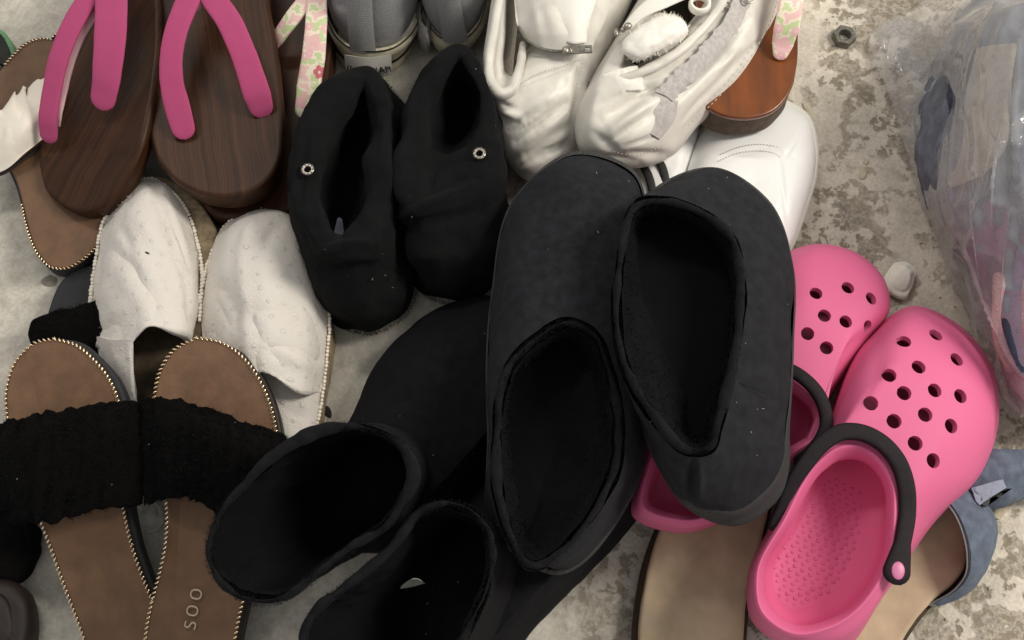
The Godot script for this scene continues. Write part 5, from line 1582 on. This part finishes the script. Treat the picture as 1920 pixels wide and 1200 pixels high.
# ---------------------------------------------------------------- black platform mules
func mule(o: Node3D, s0: Array, s1: Array, ups: Array, rim: Array, rim_in: Array, in1: Array, floor_: Array, hs: Array, folds: Array, seam: Array, sd: int, spine: Array) -> void:
	var sole := loft([R(hs[0], grown(s0, 0.94)), R(hs[0] + 0.25, s0), R(lerpf(hs[0], hs[1], 0.5), mixed(s0, s1, 0.5)), R(hs[1] - 0.15, s1), R(hs[1], grown(s1, 0.985))], true, 14, 6)
	var a := P(spine[0][0], spine[0][1], hs[0])
	var b := P(spine[1][0], spine[1][1], hs[0])
	var under := cap(sole[0], a, b, 3)
	under.reverse()
	under.append_array(sole)
	part("platform_sole", skin(under, true), M.sole_ribbed, o)
	var rows_c := []
	for i in ups.size():
		rows_c.append(R(hs[2 + i], ups[i]))
	rows_c.append(R(hs[2 + ups.size()], rim))
	var rows := loft(rows_c, true, 14, 10)
	var mp := part("upper", skin(rows, true, {"bump": [[0.3, 0.13, sd], [0.06, 0.6, sd + 1]], "folds": folds}), M.suede, o)
	part("lint", lint(rows, 20, sd, 0.045), M.lint, mp, "stuff")
	var hr: float = hs[2 + ups.size()]
	var roll := tube_ring(R(hr + 0.02, mixed(rim, rim_in, 0.45)), 0.21, 14, 12)
	var rp := part("rolled_rim", skin(roll, true, {"bump": [[0.16, 0.45, sd + 4], [0.25, 0.15, sd + 14]]}), M.suede_worn, o)
	part("nap", fibres(roll, 9000, 0.26, 0.02, sd), M.plush_fibre, rp, "stuff")
	var h2: float = hs[hs.size() - 2]
	var h3: float = hs[hs.size() - 1]
	var il := loft([R(hr, mixed(rim, rim_in, 0.85)), R(h2, in1), R(h3, floor_)], true, 14, 10)
	il.append_array(cap(il[il.size() - 1], P(spine[2][0], spine[2][1], h3), P(spine[3][0], spine[3][1], h3), 6))
	var lp := part("plush_lining", skin(il, true, {"flip": true, "bump": [[0.14, 0.25, sd + 5], [0.12, 0.9, sd + 6]]}), M.plush, o)
	part("nap", fibres(il, 6000, 0.4, 0.025, sd + 2, 0.0, 0.7), M.plush_fibre, lp, "stuff")
	for q in seam:
		part("seam", stitches(pts(q)), M.suede_worn, o, "stuff")

func build_mules() -> void:
	M.sole_ribbed = relief(mat(Color(0.23, 0.23, 0.235), 0.8, {"tone": "soft", "scale": 60.0}), "ribs", 0.05)
	var o := thing("platform_mule", "black suede platform mule with its round toe against the cream white sneaker heel", "mule", ground(1070, 700), "pair of black platform mules")
	var s0 := [[1085, 292], [1180, 322], [1212, 450], [1212, 700], [1185, 920], [1040, 1070], [942, 1010], [920, 800], [926, 560], [974, 372]]
	var s1 := [[1083, 284], [1186, 318], [1216, 450], [1216, 700], [1188, 924], [1038, 1076], [936, 1010], [914, 800], [921, 556], [968, 366]]
	var u0 := [[1085, 294], [1178, 327], [1206, 450], [1206, 700], [1180, 918], [1036, 1070], [941, 1004], [921, 800], [931, 562], [981, 378]]
	var u1 := [[1083, 318], [1163, 350], [1198, 460], [1200, 700], [1176, 914], [1030, 1068], [940, 998], [919, 800], [930, 585], [993, 402]]
	var u2 := [[1075, 430], [1135, 460], [1182, 570], [1190, 700], [1172, 910], [1015, 1068], [938, 990], [918, 802], [936, 665], [1005, 500]]
	var rim := [[1062, 594], [1112, 612], [1150, 690], [1170, 800], [1158, 905], [985, 1068], [938, 982], [922, 805], [950, 672], [1003, 624]]
	var ri := [[1062, 620], [1100, 636], [1130, 702], [1146, 800], [1130, 895], [988, 1040], [960, 968], [945, 810], [972, 692], [1012, 650]]
	var in1 := [[1062, 632], [1092, 650], [1118, 708], [1124, 800], [1100, 890], [988, 1022], [968, 955], [950, 810], [974, 690], [1016, 655]]
	var fl := [[1060, 600], [1078, 640], [1078, 700], [1056, 800], [1022, 900], [986, 1000], [972, 935], [957, 810], [966, 690], [1012, 590]]
	mule(o, s0, s1, [grown(s1, 0.988), u1, u2], rim, ri, in1, fl, [7.0, 9.0, 9.0, 10.6, 12.0, 13.0, 11.2, 9.6], [[1000, 1080, 1110, 990, 10, -0.3], [1130, 640, 1150, 900, 10, 0.2]], [], 300, [[1070, 420], [1060, 940], [1045, 660], [1000, 930]])
	o = thing("platform_mule", "black suede platform mule on top of the pink clog, ribbed sole edge showing", "mule", ground(1340, 660), "pair of black platform mules")
	s0 = [[1345, 332], [1440, 392], [1483, 510], [1485, 640], [1480, 790], [1467, 925], [1378, 986], [1292, 955], [1230, 868], [1188, 700], [1178, 520], [1228, 372]]
	s1 = [[1345, 315], [1441, 376], [1488, 505], [1488, 635], [1478, 785], [1452, 905], [1370, 962], [1290, 944], [1224, 850], [1180, 700], [1168, 505], [1224, 356]]
	u0 = [[1344, 322], [1433, 382], [1477, 507], [1476, 635], [1466, 780], [1440, 892], [1366, 946], [1292, 938], [1228, 845], [1186, 700], [1174, 507], [1229, 362]]
	u1 = [[1340, 332], [1425, 394], [1468, 510], [1466, 636], [1456, 772], [1425, 872], [1360, 918], [1292, 922], [1226, 828], [1176, 700], [1162, 510], [1222, 364]]
	u2 = [[1322, 352], [1398, 420], [1434, 520], [1430, 636], [1414, 750], [1386, 830], [1344, 878], [1292, 886], [1218, 800], [1166, 692], [1153, 514], [1206, 366]]
	rim = [[1300, 384], [1378, 440], [1396, 512], [1391, 630], [1376, 716], [1355, 795], [1333, 850], [1296, 856], [1214, 778], [1161, 680], [1150, 518], [1200, 370]]
	ri = [[1294, 402], [1362, 454], [1377, 516], [1371, 630], [1358, 712], [1338, 784], [1322, 826], [1300, 832], [1230, 764], [1181, 672], [1172, 522], [1210, 394]]
	in1 = [[1290, 414], [1342, 454], [1370, 518], [1368, 634], [1354, 715], [1334, 786], [1318, 822], [1302, 828], [1252, 756], [1198, 660], [1178, 522], [1212, 400]]
	fl = [[1290, 405], [1342, 452], [1370, 515], [1366, 636], [1352, 716], [1330, 785], [1316, 818], [1304, 820], [1284, 740], [1250, 660], [1200, 524], [1220, 400]]
	mule(o, s0, s1, [grown(s1, 0.988), u1, u2], rim, ri, in1, fl, [9.0, 11.4, 11.4, 12.8, 14.2, 15.2, 13.6, 12.0], [[1300, 868, 1292, 945, 7, -0.4], [1373, 716, 1466, 748, 5, -0.12], [1240, 850, 1290, 935, 14, 0.2], [1310, 870, 1310, 930, 8, 0.3]], [[[1374, 714, 15.0], [1395, 722, 14.8], [1430, 736, 14.2], [1466, 750, 12.6]], [[1312, 868, 15.0], [1300, 895, 14.2], [1292, 935, 12.4]]], 400, [[1345, 460], [1350, 840], [1300, 520], [1315, 740]])

# ---------------------------------------------------------------- the clear bag and what it holds
func build_bag() -> void:
	var o := thing("plastic_bag", "clear crinkled plastic bag full of folded clothes, standing on the stained floor", "plastic bag", ground(1850, 400))
	var film := loft([
		pts([[1800, -120, 0.1], [1830, -120, 3], [1900, -130, 8], [2010, -140, 11], [2200, -140, 9], [2300, -140, 0.1]]),
		pts([[1720, 15, 0.1], [1775, 0, 3.0], [1870, -20, 9], [2000, -40, 14], [2200, -40, 12], [2320, -40, 0.1]]),
		pts([[1632, 80, 0.1], [1705, 75, 1.4], [1810, 60, 10], [1960, 40, 16], [2200, 40, 13], [2330, 40, 0.1]]),
		pts([[1668, 160, 0.1], [1728, 165, 2.0], [1822, 160, 11.5], [1965, 150, 17], [2200, 150, 14], [2330, 150, 0.1]]),
		pts([[1696, 260, 0.1], [1738, 265, 4.0], [1825, 262, 12], [1970, 260, 17], [2200, 260, 14], [2330, 260, 0.1]]),
		pts([[1718, 370, 0.1], [1758, 375, 5.0], [1842, 372, 12], [1975, 370, 16.5], [2200, 370, 14], [2330, 370, 0.1]]),
		pts([[1785, 505, 0.1], [1812, 500, 5.0], [1868, 492, 11], [1985, 490, 15], [2200, 490, 13], [2330, 490, 0.1]]),
		pts([[1838, 635, 0.1], [1855, 625, 5.0], [1900, 612, 10.5], [1995, 605, 13], [2200, 600, 11], [2330, 600, 0.1]]),
		pts([[1884, 752, 0.1], [1898, 742, 4.0], [1930, 730, 8], [2010, 720, 10], [2200, 710, 8], [2330, 700, 0.1]]),
		pts([[1950, 830, 0.1], [1955, 825, 0.6], [1990, 815, 0.8], [2040, 800, 1.0], [2200, 790, 0.8], [2320, 780, 0.1]])], false, 32, 22)
	part("film", skin(film, false, {"bump": [[0.4, 0.12, 70, 1], [0.06, 0.5, 71]], "ridge": [[0.45, 0.12, 73], [0.16, 0.3, 74]], "folds": [[1715, 250, 1782, 95, 5, 0.55], [1705, 260, 1770, 120, 4, -0.4], [1670, 70, 1662, 145, 4, 0.45], [1690, 90, 1668, 145, 4, 0.45], [1868, 420, 1888, 225, 6, 0.7], [1732, 175, 1692, 235, 4, 0.5], [1750, 115, 1720, 160, 4, 0.4], [1790, 420, 1800, 620, 6, 0.35], [1900, 400, 1880, 640, 6, 0.45], [1840, 60, 1800, 220, 5, 0.4], [1910, 80, 1900, 330, 6, 0.5], [1820, 330, 1850, 560, 5, 0.4]]}), M.film, o)
	# contents, each a folded piece of cloth of its own
	org = ground(1810, 330)
	var g := loft([R(0.4, [[1800, 20], [1960, -60], [2180, -60], [2240, 200], [2200, 480], [1990, 560], [1870, 560], [1785, 470], [1728, 360], [1712, 270], [1740, 150]]), R(4.0, [[1805, 30], [1960, -60], [2180, -60], [2240, 200], [2200, 480], [1990, 560], [1880, 555], [1798, 465], [1742, 360], [1726, 270], [1752, 150]]), R(9.0, [[1850, 40], [1970, -40], [2150, -40], [2200, 200], [2160, 450], [2000, 530], [1910, 520], [1860, 450], [1835, 360], [1826, 260], [1836, 140]]), R(12.0, [[1920, 60], [2000, 0], [2100, 0], [2140, 200], [2110, 400], [2020, 460], [1960, 450], [1930, 400], [1915, 330], [1905, 250], [1908, 150]])], true, 12, 12)
	g.append_array(cap(g[g.size() - 1], P(2000, 120, 12), P(2010, 360, 12), 4, -0.4))
	single("folded_cloth", skin(g, true, {"bump": [[0.5, 0.2, 72]], "folds": vertical_folds()}), M.cloth_greyblue, "bundle of grey blue folded cloth with long creases inside the clear bag", "cloth")
	org = ground(1850, 220)
	single("cloth_strap", skin(shell(loft([pts([[1828, 90, 10.6], [1860, 85, 12.4], [1905, 80, 13.8]]), pts([[1806, 180, 9.4], [1842, 180, 11.8], [1890, 180, 13.6]]), pts([[1800, 270, 9.2], [1835, 275, 11.4], [1880, 280, 13.0]]), pts([[1786, 320, 8.2], [1815, 330, 9.8], [1850, 318, 11.6]]), pts([[1774, 330, 6.4], [1782, 350, 7.6], [1800, 348, 8.6]])], false, 10, 10), 0.3), false, {"bump": [[0.1, 0.3, 5]]}), M.cloth_beige, "curved beige fabric strap inside the clear bag", "strap")
	org = ground(1760, 220)
	single("folded_cloth", skin(shell(loft([pts([[1752, 262, 2.6], [1764, 260, 5.0], [1776, 258, 6.6]]), pts([[1756, 220, 3.0], [1770, 215, 5.4], [1786, 210, 7.4]]), pts([[1775, 150, 4.2], [1790, 145, 6.8], [1808, 140, 9.4]]), pts([[1800, 60, 5.2], [1818, 55, 8.0], [1840, 50, 10.4]])], false, 8, 10), 0.3), false, {"bump": [[0.2, 0.4, 6]]}), M.cloth_navy, "narrow navy blue cloth edge inside the clear bag next to its left crinkled corner", "cloth")
	org = ground(1900, 600)
	var pk := loft([R(0.4, [[1900, 470], [1990, 440], [2120, 470], [2160, 620], [2080, 760], [1960, 780], [1905, 740], [1868, 640], [1862, 560]]), R(5.0, [[1905, 470], [1990, 440], [2110, 470], [2150, 620], [2070, 740], [1965, 760], [1915, 725], [1880, 640], [1874, 560]]), R(9.0, [[1930, 490], [1990, 470], [2080, 490], [2110, 610], [2050, 690], [1980, 710], [1945, 680], [1920, 620], [1915, 560]])], true, 10, 10)
	pk.append_array(cap(pk[pk.size() - 1], P(1990, 540, 9), P(1990, 640, 9), 4, -0.5))
	single("folded_cloth", skin(pk, true, {"bump": [[0.3, 0.2, 82]], "folds": [[1890, 500, 1885, 700, 6, 0.3], [1905, 500, 1900, 720, 6, -0.3]]}), M.cloth_dusty, "dusty pink folded cloth low in the clear bag above the pink clog", "cloth")
	org = ground(1880, 600)
	single("folded_cloth", skin(band(pts([[1872, 520, 8.4], [1872, 580, 8.0], [1876, 640, 7.2], [1892, 690, 6.4]]), [0.35, 0.45, 0.5, 0.3], [0.3, 0.3, 0.3, 0.3], 8, 12), true, {"bump": [[0.15, 0.4, 6]]}), M.cloth_pink, "thin salmon pink roll of cloth against the film of the clear bag", "cloth")
	org = ground(1910, 580)
	single("folded_cloth", skin(band(pts([[1915, 470, 11.2], [1902, 530, 10.8], [1896, 590, 10.2], [1905, 650, 9.4], [1922, 690, 9.0]]), [0.4, 0.5, 0.55, 0.5, 0.4], [0.35, 0.35, 0.35, 0.35, 0.3], 8, 12), true, {"bump": [[0.15, 0.4, 6]]}), M.cloth_navy, "rounded navy cloth fold beside the dusty pink cloth in the clear bag", "cloth")

func vertical_folds() -> Array:
	var out := []
	rng.seed = 21
	for k in 22:
		var x := 1755.0 + k * 9.0 + rng.randf_range(-3, 3)
		var y := rng.randf_range(60, 260)
		var l := rng.randf_range(120, 260)
		out.append([x + l * 0.12, y, x - l * 0.02, y + l, rng.randf_range(3.5, 7.0), rng.randf_range(-0.4, 0.3)])
	return out

# ---------------------------------------------------------------- small things
func build_small_things() -> void:
	# crumbs of concrete and paint
	org = ground(1600, 400)
	var crumbs := []
	rng.seed = 404
	for k in 420:
		var q := Vector2(rng.randf_range(1380, 1920), rng.randf_range(-20, 1210))
		if k % 5 == 0:
			q = Vector2(rng.randf_range(0, 1300), rng.randf_range(0, 1200))
		var s := 0.0003 + 0.0011 * pow(rng.randf(), 4.0)
		var b := Basis.from_euler(Vector3(rng.randf() * 3.0, rng.randf() * 3.0, rng.randf() * 3.0)) * Basis.from_scale(Vector3(s, s * rng.randf_range(0.5, 0.9), s * rng.randf_range(0.6, 1.3)))
		crumbs.append(Transform3D(b, P(q.x, q.y, s * 40.0)))
	var gm := single("grit", lumps(crumbs, 3, 5), M.chip, "pale grit and crumbs of concrete scattered over the floor", "grit")
	gm.set_meta("kind", "stuff")
	# hex nut
	org = ground(1580, 75)
	var rows := []
	var at := P(1580, 74, 0)
	for q in [[0.45, 0.02], [0.92, 0.0], [1.0, 0.08], [1.0, 0.62], [0.9, 0.7], [0.58, 0.7], [0.47, 0.62], [0.45, 0.02]]:
		var row := PackedVector3Array()
		for j in 36:
			var a := TAU * j / 36.0 + 0.25
			var hexr := 1.0 / cos(fposmod(a - 0.25, PI / 3.0) - PI / 6.0) * 0.866
			var r: float = q[0] * (hexr if q[0] > 0.8 else 1.0) * 0.0092
			row.append(at + Vector3(cos(a) * r, q[1] * 0.01, sin(a) * r))
		rows.append(row)
	single("hex_nut", skin(rows, true, {"bump": [[0.02, 1.5, 4]]}), M.dull_steel, "dull grey steel hex nut lying on the stained floor", "nut")
	# stones and flakes
	pebble("plaster_chunk", [[1668, 505], [1682, 488], [1704, 490], [1722, 505], [1714, 530], [1700, 556], [1684, 556], [1664, 540], [1660, 524]], 1.3, M.stone, "pale broken plaster chunk on the floor beside the pink clog toe", "stone", 1)
	pebble("plaster_flake", [[1612, 322], [1620, 312], [1626, 325], [1620, 335], [1612, 334]], 0.2, M.chip, "small bright plaster flake, the larger of two near the clear bag", "flake", 2)
	pebble("plaster_flake", [[1618, 302], [1624, 298], [1630, 303], [1624, 309]], 0.16, M.chip, "tiny bright plaster flake, the smaller of two near the clear bag", "flake", 3)
	pebble("paint_flake", [[1506, 192], [1512, 196], [1522, 218], [1524, 232], [1516, 226], [1508, 206]], 0.2, M.chip, "thin cream paint flake beside the white leather sneaker toe", "flake", 4)
	pebble("paint_flake", [[1868, 950], [1890, 938], [1908, 934], [1904, 944], [1888, 958], [1872, 975], [1864, 966]], 0.25, M.chip, "torn cream flake lying against the blue grey suede strap", "flake", 5)
	pebble("paper_scrap", [[256, 946], [275, 942], [300, 946], [306, 975], [290, 994], [268, 996], [258, 975]], 1.2, M.paper, "crumpled white paper scrap in the gap between the two black furry straps", "paper", 6)
	pebble("dirt_clump", [[602, 764], [612, 760], [622, 774], [620, 784], [608, 778]], 0.14, M.green_dark, "small dark dirt clump on the pale floor next to the white fleece shoe", "dirt", 7)
	pebble("dirt_clump", [[76, 528], [90, 516], [106, 522], [104, 534], [86, 536]], 0.1, M.lining_grey, "grey smudge of dirt on the pale floor below the torn strapped sandal", "dirt", 8)
	# green edged thing at the far border
	var o := thing("green_slipper", "green rubber edge of a slipper with a black top, cut by the picture border", "slipper", ground(10, 100))
	part("edge", skin(slab(R(2.0, [[-60, 50], [5, 56], [16, 70], [28, 110], [26, 128], [12, 160], [-60, 200]]), [[-30, 100], [-5, 110]], 1.8, 0.25), true), M.green, o)
	part("top", skin(slab(R(2.3, [[-60, 62], [2, 64], [8, 74], [19, 112], [17, 122], [6, 120], [-60, 110]]), [[-30, 90], [0, 95]], 0.4, 0.1), true), M.green_dark, o)
	org = ground(20, 1150)
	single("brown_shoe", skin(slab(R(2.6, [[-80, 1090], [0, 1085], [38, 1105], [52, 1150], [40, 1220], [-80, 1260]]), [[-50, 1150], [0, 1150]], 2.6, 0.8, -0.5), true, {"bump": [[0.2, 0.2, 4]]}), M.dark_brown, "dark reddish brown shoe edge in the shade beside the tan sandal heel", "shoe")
	org = ground(25, 1010)
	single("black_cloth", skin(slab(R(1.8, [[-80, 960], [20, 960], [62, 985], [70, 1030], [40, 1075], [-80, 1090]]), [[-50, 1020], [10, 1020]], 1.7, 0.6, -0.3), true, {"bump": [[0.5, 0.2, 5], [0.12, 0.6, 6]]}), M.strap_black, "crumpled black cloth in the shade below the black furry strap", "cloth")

func pebble(called: String, out: Array, h: float, m: Material, label: String, cat: String, sd: int) -> void:
	var c := Vector2.ZERO
	for p in out:
		c += Vector2(p[0], p[1])
	c /= out.size()
	org = ground(c.x, c.y)
	var e := R(h * 0.55, out)
	var rows := slab(e, [[c.x - 3, c.y - 3], [c.x + 3, c.y + 3]], h * 0.5, h * 0.22, -h * 0.42, 5)
	single(called, skin(rows, true, {"bump": [[minf(h * 0.12, 0.09), 0.8, sd, 1], [minf(h * 0.04, 0.03), 3.0, sd, 1]]}), m, label, cat)
